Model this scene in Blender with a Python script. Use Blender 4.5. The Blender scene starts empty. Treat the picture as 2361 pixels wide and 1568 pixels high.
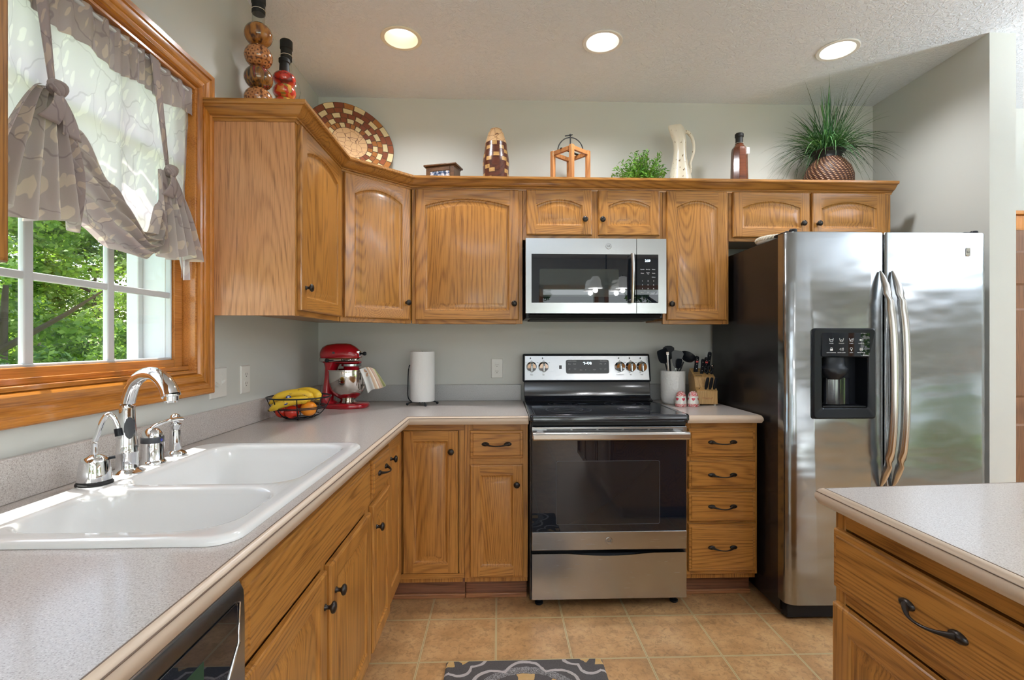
import bpy, bmesh, math, random
from mathutils import Vector, Matrix, noise
R = math.radians; PI = math.pi
random.seed(7)
sc = bpy.context.scene
col = sc.collection

# ------------------------------------------------------------------ camera
cam_d = bpy.data.cameras.new('camera'); cam = bpy.data.objects.new('camera', cam_d); col.objects.link(cam)
cam.location = (1.0822, -3.0293, 1.2651)
cam.rotation_euler = (R(90), 0, -0.0342)
cam_d.sensor_width = 36; cam_d.lens = 36*1151.74/2361
cam_d.shift_x = -9.8/2361; cam_d.shift_y = 5.75/2361
cam_d.clip_start = 0.02; cam_d.clip_end = 300
sc.camera = cam

# ------------------------------------------------------------------ sky, sun, exposure
w = bpy.data.worlds.new('sky'); sc.world = w; w.use_nodes = True
wt = w.node_tree; wt.nodes.clear()
sky = wt.nodes.new('ShaderNodeTexSky'); sky.sky_type = 'NISHITA'; sky.sun_disc = False
sky.sun_elevation = R(62); sky.sun_rotation = R(-60); sky.air_density = 1.2; sky.dust_density = 1.5
bg = wt.nodes.new('ShaderNodeBackground'); bg.inputs['Strength'].default_value = 0.42
wo = wt.nodes.new('ShaderNodeOutputWorld')
cl = wt.nodes.new('ShaderNodeTexNoise'); cl.inputs['Scale'].default_value = 3.0; cl.inputs['Detail'].default_value = 6
rp = wt.nodes.new('ShaderNodeValToRGB'); rp.color_ramp.elements[0].position = .45; rp.color_ramp.elements[1].position = .62
mx = wt.nodes.new('ShaderNodeMix'); mx.data_type = 'RGBA'; mx.inputs[7].default_value = (4.2, 4.3, 4.5, 1)
tc = wt.nodes.new('ShaderNodeTexCoord')
wt.links.new(tc.outputs['Generated'], cl.inputs['Vector'])
wt.links.new(cl.outputs['Fac'], rp.inputs['Fac']); wt.links.new(rp.outputs['Color'], mx.inputs[0])
wt.links.new(sky.outputs['Color'], mx.inputs[6]); wt.links.new(mx.outputs[2], bg.inputs['Color'])
wt.links.new(bg.outputs['Background'], wo.inputs['Surface'])

sun_d = bpy.data.lights.new('sun', 'SUN'); sun_d.energy = 11.0; sun_d.angle = R(0.5); sun_d.color = (1, .95, .87)
sun = bpy.data.objects.new('sun', sun_d); col.objects.link(sun)
sun.rotation_euler = Vector((0.30, -0.115, -1.0)).to_track_quat('-Z', 'Y').to_euler(); sun.location = (-4, 3, 9)

def area(name, loc, target, sx, sy, power, color=(1, 1, 1)):
    d = bpy.data.lights.new(name, 'AREA'); d.shape = 'RECTANGLE'; d.size = sx; d.size_y = sy; d.energy = power; d.color = color
    o = bpy.data.objects.new(name, d); col.objects.link(o); o.location = loc
    o.rotation_euler = (Vector(target)-Vector(loc)).to_track_quat('-Z', 'Y').to_euler(); return o
# area lamps standing in for daylight through the big dining windows behind the camera
area('dining_window_daylight', (2.6, -7.2, 3.4), (2.3, -2.0, 1.0), 5.0, 2.6, 90, (.90, .96, 1))
area('patio_bounce_daylight', (3.0, -7.4, 0.5), (2.6, -1.0, 2.7), 6.0, 1.4, 100, (.90, .96, 1))  # added low area lamp, aimed up to brighten the ceiling
sc.view_settings.view_transform = 'Standard'; sc.view_settings.look = 'None'
sc.view_settings.exposure = 0.72; sc.view_settings.gamma = 1.0; sc.view_settings.use_curve_mapping = False
sc.cycles.use_denoising = True; sc.cycles.max_bounces = 10; sc.cycles.transparent_max_bounces = 16
sc.cycles.sample_clamp_indirect = 6.0

# ------------------------------------------------------------------ materials
MATS = {}
class NT:
    def __init__(s, name):
        s.m = bpy.data.materials.new(name); s.m.use_nodes = True; s.t = s.m.node_tree; s.t.nodes.clear()
        s.out = s.n('OutputMaterial'); MATS[name] = s.m
    def n(s, t, **k):
        x = s.t.nodes.new('ShaderNode'+t)
        for a, v in k.items(): setattr(x, a, v)
        return x
    def l(s, a, b): s.t.links.new(a, b)
    def setv(s, sock, v):
        if hasattr(v, 'is_output') or hasattr(v, 'links'): s.l(v, sock)
        else: sock.default_value = v
    def math(s, op, a, b=0.0, c=None):
        x = s.n('Math', operation=op); s.setv(x.inputs[0], a); s.setv(x.inputs[1], b)
        if c is not None: s.setv(x.inputs[2], c)
        return x.outputs[0]
    def coord(s, scale=(1, 1, 1), rand=True, kind='Object', rot=(0, 0, 0)):
        c = s.n('TexCoord'); src = c.outputs[kind]
        if rand:
            oi = s.n('ObjectInfo'); v = s.n('VectorMath', operation='SCALE'); v.inputs[0].default_value = (37, 23, 51); s.l(oi.outputs['Random'], v.inputs['Scale'])
            a = s.n('VectorMath', operation='ADD'); s.l(src, a.inputs[0]); s.l(v.outputs[0], a.inputs[1]); src = a.outputs[0]
        mp = s.n('Mapping'); mp.inputs['Scale'].default_value = scale; mp.inputs['Rotation'].default_value = rot; s.l(src, mp.inputs['Vector']); return mp.outputs[0]
    def noise(s, vec, scale, detail=3, rough=.5, out='Fac', dist=0):
        x = s.n('TexNoise'); x.inputs['Scale'].default_value = scale; x.inputs['Detail'].default_value = detail
        x.inputs['Roughness'].default_value = rough; x.inputs['Distortion'].default_value = dist; s.l(vec, x.inputs['Vector']); return x.outputs[out]
    def ramp(s, fac, stops, interp='LINEAR'):
        x = s.n('ValToRGB'); cr = x.color_ramp; cr.interpolation = interp
        while len(cr.elements) < len(stops): cr.elements.new(.5)
        for e, (p, c) in zip(cr.elements, stops): e.position = p; e.color = (c[0], c[1], c[2], 1)
        s.l(fac, x.inputs['Fac']); return x.outputs['Color']
    def mix(s, fac, a, b, blend='MIX'):
        x = s.n('Mix'); x.data_type = 'RGBA'; x.blend_type = blend; s.setv(x.inputs[0], fac)
        for i, v in ((6, a), (7, b)):
            if isinstance(v, tuple): v = (*v[:3], 1)
            s.setv(x.inputs[i], v)
        return x.outputs[2]
    def bump(s, h, strength=.2, dist=.002):
        x = s.n('Bump'); x.inputs['Strength'].default_value = strength; x.inputs['Distance'].default_value = dist; s.l(h, x.inputs['Height']); return x.outputs['Normal']
    def bsdf(s, color=(.8, .8, .8), rough=.5, metal=0, normal=None, coat=0, trans=0, spec=.5, emis=None, estr=0, sheen=0, aniso=0, ior=1.45):
        b = s.n('BsdfPrincipled')
        if isinstance(color, tuple): color = (*color[:3], 1)
        s.setv(b.inputs['Base Color'], color); s.setv(b.inputs['Roughness'], rough); s.setv(b.inputs['Metallic'], metal)
        b.inputs['Coat Weight'].default_value = coat; b.inputs['Coat Roughness'].default_value = .12
        b.inputs['Transmission Weight'].default_value = trans; b.inputs['Specular IOR Level'].default_value = spec; b.inputs['IOR'].default_value = ior
        b.inputs['Sheen Weight'].default_value = sheen; b.inputs['Anisotropic'].default_value = aniso
        if normal is not None: s.l(normal, b.inputs['Normal'])
        if emis: b.inputs['Emission Color'].default_value = (*emis, 1); b.inputs['Emission Strength'].default_value = estr
        s.l(b.outputs[0], s.out.inputs['Surface']); return b

def plain(name, color, rough=.5, **k):
    t = NT(name); t.bsdf(color, rough, **k); return t.m

def wood(name, axis, light, mid, dark, rough=.34, ring=215, coat=.25, ringmix=.42):
    t = NT(name)
    st = [1.0, 1.0, 1.0]; st[axis] = .085
    fine = [1.0, 1.0, 1.0]; fine[axis] = .03
    v = t.coord(tuple(st))
    n1 = t.noise(v, 3.0, 2, .40, dist=.1)
    rings = t.math('SINE', t.math('MULTIPLY', n1, ring*2))
    rings = t.math('MULTIPLY_ADD', rings, .5, .5)
    rings = t.math('POWER', rings, 2.6)
    big = t.noise(t.coord(tuple(st)), 5, 2)
    v2 = t.coord(tuple(fine))
    pores = t.noise(v2, 260, 2, .6)
    pr = t.ramp(pores, [(.38, (1, 1, 1)), (.52, (0, 0, 0))])
    c = t.mix(big, light, mid)
    c = t.mix(t.math('MULTIPLY', rings, ringmix), c, dark)
    pm = t.math('MULTIPLY', t.math('MULTIPLY_ADD', rings, .5, .45), pr)
    c = t.mix(t.math('MULTIPLY', pm, .6), c, tuple(x*.55 for x in dark))
    nb = t.bump(pores, .10, .0008)
    t.bsdf(c, t.math('MULTIPLY_ADD', pores, .12, rough-.06), normal=nb, coat=coat)
    return t.m
OL, OM, OD = (.49, .225, .050), (.42, .178, .035), (.17, .055, .010)
for nm, ax in (('oak_x', 0), ('oak_y', 1), ('oak_z', 2)): wood(nm, ax, OL, OM, OD)
wood('oak_panel', 2, (.66, .335, .155), (.60, .29, .13), (.33, .13, .05), rough=.34, ring=170, ringmix=.30)  # lighter, pinker oak: the end panel's sheen is put into its colour
for nm, ax in (('trim_y', 1), ('trim_z', 2)): wood(nm, ax, (.60, .235, .036), (.50, .175, .022), (.27, .075, .008), rough=.26, ring=40, coat=.5)
wood('sash_wood', 1, (.62, .25, .05), (.54, .20, .035), (.40, .13, .02), rough=.25, ring=14, coat=.5)
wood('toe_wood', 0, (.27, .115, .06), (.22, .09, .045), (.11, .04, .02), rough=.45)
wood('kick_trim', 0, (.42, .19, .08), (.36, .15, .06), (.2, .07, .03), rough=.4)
wood('door_brown', 2, (.20, .092, .045), (.17, .078, .036), (.10, .04, .018), rough=.4)
wood('block_wood', 2, (.62, .38, .15), (.56, .33, .12), (.42, .22, .07), rough=.4)
wood('lantern_wood', 2, (.55, .25, .09), (.45, .18, .05), (.25, .08, .02), rough=.5)
wood('frame_wood', 0, (.13, .06, .025), (.09, .042, .018), (.04, .02, .01), rough=.4)
wood('brown_bottle', 0, (.20, .055, .018), (.13, .032, .012), (.03, .010, .006), rough=.15, ring=30, coat=.8)

def laminate(name, a, b, c_, sc_=520):
    t = NT(name); v = t.coord(rand=False)
    n = t.noise(v, sc_, 2, .6); n2 = t.noise(v, sc_*.45, 2, .6)
    c = t.ramp(n, [(.34, tuple(x*1.5 for x in c_)), (.44, a), (.56, a), (.66, b)])
    c = t.mix(t.math('MULTIPLY', t.ramp(n2, [(.58, (0, 0, 0)), (.72, (1, 1, 1))]), .4), c, c_)
    t.bsdf(c, .30, normal=t.bump(n, .04, .0005), spec=.5, coat=.25); return t.m
laminate('laminate', (.50, .455, .425), (.62, .58, .55), (.20, .165, .15), 400)
laminate('laminate_back', (.42, .42, .415), (.55, .55, .54), (.20, .195, .19), 430)
plain('edge_beige', (.60, .475, .365), .32)
plain('edge_line', (.16, .11, .08), .5)
t = NT('wall_paint'); v = t.coord(rand=False); t.bsdf((.585, .592, .555), .62, normal=t.bump(t.noise(v, 220, 3), .05, .001))
t = NT('ceiling_paint'); v = t.coord((1, 1.0, 1), rand=False)
h = t.ramp(t.noise(v, 42, 4, .62, dist=1.2), [(.42, (0, 0, 0)), (.60, (1, 1, 1))]); t.bsdf((.82, .87, .93), .8, normal=t.bump(h, .75, .003))
# vinyl floor tiles, one foot square, pale double joints
t = NT('floor_tile'); v = t.coord(rand=False)
sx = t.n('SeparateXYZ'); t.l(v, sx.inputs[0])
def joint(sock, off):
    f = t.math('FRACT', t.math('DIVIDE', t.math('SUBTRACT', sock, off), .3048))
    return t.math('MULTIPLY', t.math('ABSOLUTE', t.math('SUBTRACT', t.math('ABSOLUTE', t.math('SUBTRACT', f, .5)), .5)), .3048)
jx, jy = joint(sx.outputs[0], .6165), joint(sx.outputs[1], -.8005)
jd = t.math('MINIMUM', jx, jy)
jm = t.math('LESS_THAN', jd, .0042); jl = t.math('LESS_THAN', jd, .0011)
n1 = t.noise(v, 8, 4, .6); n2 = t.noise(v, 46, 6, .75, dist=.8)
c = t.ramp(n1, [(.3, (.38, .20, .080)), (.5, (.49, .275, .118)), (.7, (.57, .35, .165))])
c = t.mix(t.math('MULTIPLY', t.ramp(n2, [(.37, (1, 1, 1)), (.52, (0, 0, 0))]), .7), c, (.24, .13, .055))
c = t.mix(t.math('MULTIPLY', t.ramp(t.math('MINIMUM', jd, .05), [(0, (1, 1, 1)), (.03, (0, 0, 0))]), .35), c, (.24, .13, .05))
c = t.mix(jm, c, (.50, .41, .23)); c = t.mix(jl, c, (.28, .20, .10))
t.bsdf(c, t.math('MULTIPLY_ADD', n2, .2, .28), normal=t.bump(t.math('SUBTRACT', n2, t.math('MULTIPLY', jm, 1.5)), .12, .002), spec=.5)

def steel(name, color=(.42, .435, .45), rough=.24, along=0, wave=0, brush=.05, aniso=0):
    t = NT(name); sc3 = [1.0, 1.0, 1.0]
    for i in range(3):
        if i == along: sc3[i] = .01
    n = t.noise(t.coord(tuple(sc3)), 900, 2)
    if wave:
        v2 = t.coord((.35, .35, 1), rand=False); nz = t.noise(v2, 6.0, 2); h = t.math('ADD', t.math('MULTIPLY', n, .0012), t.math('MULTIPLY', nz, wave))
        nb = t.bump(h, 1.0, .01)
    else: nb = t.bump(n, brush, .0004)
    t.bsdf(color, t.math('MULTIPLY_ADD', n, .10, rough-.05), metal=1, normal=nb, aniso=aniso); return t.m
steel('stainless', rough=.25, along=0)
steel('stainless_v', rough=.24, along=2)
steel('stainless_fridge', (.33, .345, .355), .20, 0, wave=.9)
steel('handle_steel', (.60, .585, .57), .24, 2)
plain('bowl_steel', (.66, .62, .58), .09, metal=1)
plain('chrome', (.82, .83, .85), .05, metal=1)
plain('enamel', (.012, .014, .02), .10, coat=.6)
plain('black_glass', (.005, .008, .014), .012, spec=.8)
plain('oven_window', (.016, .016, .018), .06, spec=.7)
plain('micro_window', (.035, .042, .042), .015, spec=.8)
t = NT('fridge_side'); t.bsdf((.012, .010, .010), .26, normal=t.bump(t.noise(t.coord(rand=False), 300, 2), .06, .001))
plain('black_plastic', (.008, .010, .014), .34, spec=.3)
plain('black_matte', (.012, .012, .012), .6)
plain('dark_grey', (.055, .058, .065), .35)
t = NT('bronze'); t.bsdf((.020, .014, .011), .36, metal=.4, coat=.2)
plain('white_porcelain', (.80, .80, .79), .10, coat=.5)
plain('white_plastic', (.74, .73, .69), .35)
plain('white_vinyl', (.60, .62, .64), .35)
plain('paper_white', (.80, .80, .79), .9)
t = NT('towel_paper'); t.bsdf((.80, .80, .79), .95, normal=t.bump(t.noise(t.coord(rand=False), 190, 3), .5, .002))
plain('print_grey', (.10, .10, .11), .5); plain('print_white', (.75, .76, .78), .5)
plain('lcd', (.6, .8, 1), .4, emis=(.75, .9, 1), estr=2.2)
plain('lcd_green', (.008, .03, .014), .5, emis=(.03, .10, .05), estr=.08)
plain('mixer_red', (.36, .004, .012), .14, coat=.8)
plain('rubber', (.015, .015, .016), .7)
plain('tag_red', (.55, .05, .04), .4)
plain('rope', (.72, .66, .56), .8)
def glass(name, tint, mixf=.12, rough=0.0):
    t = NT(name); tr = t.n('BsdfTransparent'); tr.inputs[0].default_value = (*tint, 1); gl = t.n('BsdfGlossy'); gl.inputs['Roughness'].default_value = rough
    lw = t.n('LayerWeight'); lw.inputs[0].default_value = .5; f = t.math('MULTIPLY_ADD', t.math('POWER', lw.outputs['Facing'], 4.0), .8, mixf*.4)
    ms = t.n('MixShader'); t.l(f, ms.inputs[0]); t.l(tr.outputs[0], ms.inputs[1]); t.l(gl.outputs[0], ms.inputs[2]); t.l(ms.outputs[0], t.out.inputs['Surface'])
glass('pane_glass', (.97, .985, .98), .10); glass('bottle_glass', (.93, .95, .93), .2)
plain('lamp_emit', (1, 1, 1), .5, emis=(1, .97, .90), estr=2.6)
plain('can_white', (.85, .84, .80), .35); plain('can_warm', (.83, .78, .62), .35)
plain('lamp_glass', (.9, .9, .88), .4, emis=(1, .97, .92), estr=.55)
# cloth with a leaf print, lets daylight through
def leafcloth(name, base, leaf, vein, transl):
    t = NT(name); c0 = t.n('TexCoord')
    mp = t.n('Mapping'); mp.inputs['Scale'].default_value = (13, 13, 9); mp.inputs['Rotation'].default_value = (R(32), 0, 0); t.l(c0.outputs['Object'], mp.inputs['Vector'])
    wv = t.noise(mp.outputs[0], 1.1, 2, out='Color'); ad = t.n('VectorMath', operation='ADD'); sc_ = t.n('VectorMath', operation='SCALE'); sc_.inputs['Scale'].default_value = .8
    t.l(wv, sc_.inputs[0]); t.l(mp.outputs[0], ad.inputs[0]); t.l(sc_.outputs[0], ad.inputs[1])
    m2 = t.n('Mapping'); m2.inputs['Scale'].default_value = (1, 2.6, .80); t.l(ad.outputs[0], m2.inputs['Vector'])
    vo = t.n('TexVoronoi'); vo.inputs['Scale'].default_value = 1.5; t.l(m2.outputs[0], vo.inputs['Vector'])
    lf = t.ramp(vo.outputs['Distance'], [(.34, (1, 1, 1)), (.38, (0, 0, 0))])
    vo2 = t.n('TexVoronoi', feature='DISTANCE_TO_EDGE'); vo2.inputs['Scale'].default_value = .8; t.l(ad.outputs[0], vo2.inputs['Vector'])
    vn = t.ramp(vo2.outputs['Distance'], [(.008, (1, 1, 1)), (.018, (0, 0, 0))])
    c = t.mix(lf, base, leaf); c = t.mix(t.math('MULTIPLY', vn, .5), c, vein)
    wvn = t.noise(t.coord((.15, 1, 1), rand=False), 500, 2)
    b = t.bsdf(c, .85, normal=t.bump(wvn, .12, .001), sheen=.15)
    tr = t.n('BsdfTranslucent'); t.l(c, tr.inputs['Color']); ms = t.n('MixShader'); ms.inputs[0].default_value = transl
    t.l(b.outputs[0], ms.inputs[1]); t.l(tr.outputs[0], ms.inputs[2]); t.l(ms.outputs[0], t.out.inputs['Surface'])
leafcloth('cloth_sheer', (.68, .61, .65), (.80, .73, .74), (.47, .40, .44), .60)
leafcloth('cloth_full', (.47, .395, .385), (.66, .55, .47), (.22, .165, .175), .28)
def leafmat(name, a, b, c_, transl=.35, rough=.5):
    t = NT(name); g = t.n('NewGeometry'); c = t.ramp(g.outputs['Random Per Island'], [(0, a), (.5, b), (1, c_)])
    bb = t.bsdf(c, rough); tr = t.n('BsdfTranslucent'); t.l(t.mix(1.0, c, (1.0, 1.0, .55), 'MULTIPLY'), tr.inputs['Color']); ms = t.n('MixShader'); ms.inputs[0].default_value = transl
    t.l(bb.outputs[0], ms.inputs[1]); t.l(tr.outputs[0], ms.inputs[2]); t.l(ms.outputs[0], t.out.inputs['Surface'])
leafmat('tree_leaf', (.045, .10, .022), (.11, .20, .035), (.22, .32, .06), .5)
leafmat('tree_leaf_light', (.07, .15, .03), (.15, .27, .045), (.27, .39, .08), .5)
leafmat('grass_blade', (.012, .05, .018), (.035, .11, .035), (.10, .22, .07), .2, .35)
leafmat('herb_leaf', (.05, .16, .015), (.10, .28, .03), (.20, .42, .06), .3, .4)
plain('bark', (.07, .05, .035), .9)
t = NT('lawn_grass'); t.bsdf(t.ramp(t.noise(t.coord(rand=False), 9, 4), [(.3, (.09, .17, .03)), (.7, (.20, .32, .07))]), .9)

# ------------------------------------------------------------------ mesh helpers
class MB:
    def __init__(s, M=None): s.v = []; s.f = []; s.mi = []; s.M = M
    def vert(s, p):
        p = Vector(p)
        if s.M is not None: p = s.M @ p
        s.v.append(p); return len(s.v)-1
    def face(s, idx, mi=0): s.f.append(tuple(idx)); s.mi.append(mi)
    def poly(s, pts, mi=0): s.face([s.vert(p) for p in pts], mi)
    def box(s, a, b, mi=0):
        x0, y0, z0 = a; x1, y1, z1 = b
        i = [s.vert(p) for p in ((x0,y0,z0),(x1,y0,z0),(x1,y1,z0),(x0,y1,z0),(x0,y0,z1),(x1,y0,z1),(x1,y1,z1),(x0,y1,z1))]
        for q in ((0,3,2,1),(4,5,6,7),(0,1,5,4),(1,2,6,5),(2,3,7,6),(3,0,4,7)): s.face([i[k] for k in q], mi)
        return s
    def loops(s, loops, mi=0, closed=True, cap0=False, cap1=False, mif=None):
        ids = [[s.vert(p) for p in L] for L in loops]; n = len(ids[0])
        for a in range(len(ids)-1):
            for k in range(n if closed else n-1):
                k2 = (k+1) % n
                s.face((ids[a][k], ids[a][k2], ids[a+1][k2], ids[a+1][k]), mif(a, k) if mif else mi)
        if cap0: s.face(ids[0][::-1], mif(0, 0) if mif else mi)
        if cap1: s.face(ids[-1], mi)
        return s
    def prism(s, pts, off, mi=0):
        off = Vector(off); return s.loops([[Vector(p) for p in pts], [Vector(p)+off for p in pts]], mi, cap0=True, cap1=True)
    def tube(s, pts, r, n=10, mi=0, flat=1.0, up=(0, 0, 1), closed=False):
        pts = [Vector(p) for p in pts]; m = len(pts); rr = r if isinstance(r, (list, tuple)) else [r]*m; L = []
        for i in range(m):
            if closed: d = pts[(i+1) % m]-pts[i-1]
            else: d = pts[min(i+1, m-1)]-pts[max(i-1, 0)]
            d.normalize(); u = Vector(up)
            if abs(d.dot(u)) > .98: u = Vector((1, 0, 0)) if abs(d.x) < .9 else Vector((0, 1, 0))
            a = d.cross(u).normalized(); b = a.cross(d).normalized()
            L.append([pts[i]+(a*math.cos(t)*rr[i]+b*math.sin(t)*rr[i]*flat) for t in (2*PI*k/n for k in range(n))])
        if closed: L.append(L[0]); return s.loops(L, mi)
        return s.loops(L, mi, cap0=True, cap1=True)
    def lathe(s, prof, c=(0, 0, 0), axis=(0, 0, 1), n=32, mi=0, caps=True, flat=1.0, mif=None):
        c = Vector(c); ax = Vector(axis).normalized(); h = Vector((0, 1, 0)) if abs(ax.y) < .9 else Vector((1, 0, 0))
        a = ax.cross(h).normalized(); b = ax.cross(a).normalized()
        L = [[c+ax*z+(a*math.cos(t)+b*math.sin(t)*flat)*max(r, 1e-5) for t in (2*PI*k/n for k in range(n))] for r, z in prof]
        return s.loops(L, mi, cap0=caps, cap1=caps, mif=mif)
    def ball(s, c, r, n=16, mi=0, m=10):
        rx, ry, rz = r if isinstance(r, (tuple, list)) else (r, r, r)
        c = Vector(c); L = []
        for j in range(m+1):
            p = -PI/2+PI*j/m; cz = math.sin(p)*rz; cr = max(math.cos(p), 1e-4)
            L.append([c+Vector((math.cos(t)*rx*cr, math.sin(t)*ry*cr, cz)) for t in (2*PI*k/n for k in range(n))])
        return s.loops(L, mi, cap0=True, cap1=True)
    def grid(s, fn, nu, nv, mi=0, mif=None):
        ids = [[s.vert(fn(i/nu, j/nv)) for j in range(nv+1)] for i in range(nu+1)]
        for i in range(nu):
            for j in range(nv):
                s.face((ids[i][j], ids[i+1][j], ids[i+1][j+1], ids[i][j+1]), mif(i/nu, j/nv) if mif else mi)
        return s
    def build(s, name, mats, parent=None, bevel=0, smooth=None, seg=2, solid=0, subd=0, origin=None, recalc=True, merge=True, pat=None):
        if not isinstance(mats, (list, tuple)): mats = [mats]
        xs = [p.x for p in s.v]; ys = [p.y for p in s.v]; zs = [p.z for p in s.v]
        if origin is None:
            c = Vector(((min(xs)+max(xs))/2, (min(ys)+max(ys))/2, min(zs) if parent is None else (min(zs)+max(zs))/2))
        else: c = Vector(origin)
        me = bpy.data.meshes.new(name)
        me.from_pydata([p-c for p in s.v], [], s.f)
        for m in mats: me.materials.append(MATS[m])
        for p, i in zip(me.polygons, s.mi): p.material_index = i
        bm = bmesh.new(); bm.from_mesh(me)
        if merge: bmesh.ops.remove_doubles(bm, verts=bm.verts, dist=1e-6)
        bmesh.ops.dissolve_degenerate(bm, edges=bm.edges, dist=1e-7)
        if recalc: bmesh.ops.recalc_face_normals(bm, faces=bm.faces)
        bm.to_mesh(me); bm.free()
        o = bpy.data.objects.new(name, me); col.objects.link(o)
        if parent is not None:
            o.parent = parent; o.location = c-world_loc(parent)
        else: o.location = c
        if smooth is None: smooth = 0 if not bevel else 30
        if smooth:
            for p in me.polygons: p.use_smooth = True
            if smooth < 180: me.set_sharp_from_angle(angle=R(smooth))
        if bevel:
            b = o.modifiers.new('bevel', 'BEVEL'); b.width = bevel; b.segments = seg; b.limit_method = 'ANGLE'; b.angle_limit = R(35); b.harden_normals = False
        if solid:
            q = o.modifiers.new('solid', 'SOLIDIFY'); q.thickness = solid; q.offset = 0
        if subd:
            q = o.modifiers.new('subd', 'SUBSURF'); q.levels = subd; q.render_levels = subd
        return o
def world_loc(o):
    v = Vector((0, 0, 0))
    while o is not None: v += Vector(o.location); o = o.parent
    return v
def tag(o, label=None, cat=None, group=None, kind=None):
    if label: o['label'] = label
    if cat: o['category'] = cat
    if group: o['group'] = group
    if kind: o['kind'] = kind
    return o
def thing(name, label, cat, loc, group=None):
    o = bpy.data.objects.new(name, None); col.objects.link(o); o.location = loc; o.empty_display_size = .05
    return tag(o, label, cat, group)
def struct(name, mb, mats, parent=None, **k):
    o = mb.build(name, mats, parent, **k)
    if parent is None: o['kind'] = 'structure'
    return o
def copy_tree(o, parent=None):
    c = o.copy(); col.objects.link(c); c.parent = parent
    for ch in list(o.children): copy_tree(ch, c)
    return c
def text(parent, body, pos, size, u, wv, mat, name='lettering', extr=.0004, align='CENTER', bold=0):
    cu = bpy.data.curves.new(name, 'FONT'); cu.body = body; cu.size = size; cu.extrude = extr; cu.align_x = align; cu.align_y = 'CENTER'; cu.offset = bold
    t = bpy.data.objects.new(name, cu); col.objects.link(t); bpy.context.view_layer.update()
    me = bpy.data.meshes.new_from_object(t.evaluated_get(bpy.context.evaluated_depsgraph_get()))
    bpy.data.objects.remove(t)
    u = Vector(u).normalized(); n = Vector(wv).normalized(); up = n.cross(u)
    M = Matrix((u, up, n)).transposed()
    me.transform(M.to_4x4()); me.materials.clear(); me.materials.append(MATS[mat])
    o = bpy.data.objects.new(name, me); col.objects.link(o); o.parent = parent; o.location = Vector(pos)-world_loc(parent); return o
class Fr:                                   # local frame on a cabinet face: a across, b up, c outward
    def __init__(s, o, u, w_): s.o = Vector(o); s.u = Vector(u).normalized(); s.w = Vector(w_).normalized()
    def __call__(s, a, b, c=0): return s.o+s.u*a+Vector((0, 0, 1))*b+s.w*c
    def box(s, mb, a0, b0, c0, a1, b1, c1, mi=0):
        i = [mb.vert(s(a, b, c)) for a, b, c in ((a0,b0,c0),(a1,b0,c0),(a1,b1,c0),(a0,b1,c0),(a0,b0,c1),(a1,b0,c1),(a1,b1,c1),(a0,b1,c1))]
        for q in ((0,3,2,1),(4,5,6,7),(0,1,5,4),(1,2,6,5),(2,3,7,6),(3,0,4,7)): mb.face([i[k] for k in q], mi)
def sweep(mb, path, prof, mi=0, mif=None, closed_prof=True, caps=True):
    """path of (x, y); prof of (outward, z); outward is to the right of the path direction"""
    P = [Vector(p) for p in path]; L = []
    for i, p in enumerate(P):
        n = []
        if i > 0: d = (P[i]-P[i-1]).normalized(); n.append(Vector((d.y, -d.x)))
        if i < len(P)-1: d = (P[i+1]-P[i]).normalized(); n.append(Vector((d.y, -d.x)))
        if len(n) == 2: m = (n[0]+n[1]).normalized(); m = m/ m.dot(n[0])
        else: m = n[0]
        L.append([(p.x+m.x*o, p.y+m.y*o, z) for o, z in prof])
    mb.loops(L, mi, closed=closed_prof, cap0=caps, cap1=caps, mif=mif); return mb
def smooth_pts(pts, n=6):                    # catmull-rom through control points
    P = [Vector(p) for p in pts]; out = []
    for i in range(len(P)-1):
        a = P[i-1] if i > 0 else P[i]*2-P[i+1]; b, c = P[i], P[i+1]; d = P[i+2] if i+2 < len(P) else P[i+1]*2-P[i]
        for k in range(n):
            t = k/n; out.append(.5*((2*b)+(c-a)*t+(2*a-5*b+4*c-d)*t*t+(3*b-a-3*c+d)*t**3))
    out.append(P[-1]); return out
def rrect(x0, y0, x1, y1, r, z, n=6):
    out = []
    for cx, cy, a in ((x1-r, y1-r, 0), (x0+r, y1-r, 90), (x0+r, y0+r, 180), (x1-r, y0+r, 270)):
        for k in range(n+1):
            t = R(a+90*k/n); out.append(Vector((cx+r*math.cos(t), cy+r*math.sin(t), z)))
    return out

# ------------------------------------------------------------------ room shell
CZ = 2.735
def wallmat(): return ['wall_paint']
b = MB(); b.box((-.2, -8, -.1), (7.2, .2, 0)); struct('floor', b, 'floor_tile')
CANS = [(.61, -.60), (1.587, -.604), (2.781, -.578)]
b = MB(); hx = .14
xs = [-.2]
for cx, cy in CANS: xs += [cx-hx, cx+hx]
xs.append(7.2); yc = -.6
for i in range(0, len(xs)-1, 2): b.box((xs[i], yc-hx, CZ), (xs[i+1], yc+hx, CZ+.02))
b.box((-.2, yc+hx, CZ), (7.2, .2, CZ+.02)); b.box((-.2, -8, CZ), (7.2, yc-hx, CZ+.02))
for cx, cy in CANS:
    n = 48; sq = []; ci = []
    for k in range(n):
        t = 2*PI*k/n+PI/4; c_, s_ = math.cos(t), math.sin(t); m = max(abs(c_), abs(s_))
        sq.append((cx+c_/m*hx, yc+s_/m*hx, CZ)); ci.append((cx+c_*.079, cy+s_*.079, CZ))
    b.loops([sq, ci, [(p[0], p[1], CZ+.02) for p in ci]])
struct('ceiling', b, 'ceiling_paint')
b = MB(); b.box((-.2, 0, 0), (7.2, .12, CZ)); struct('wall_back', b, 'wall_paint')
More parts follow.
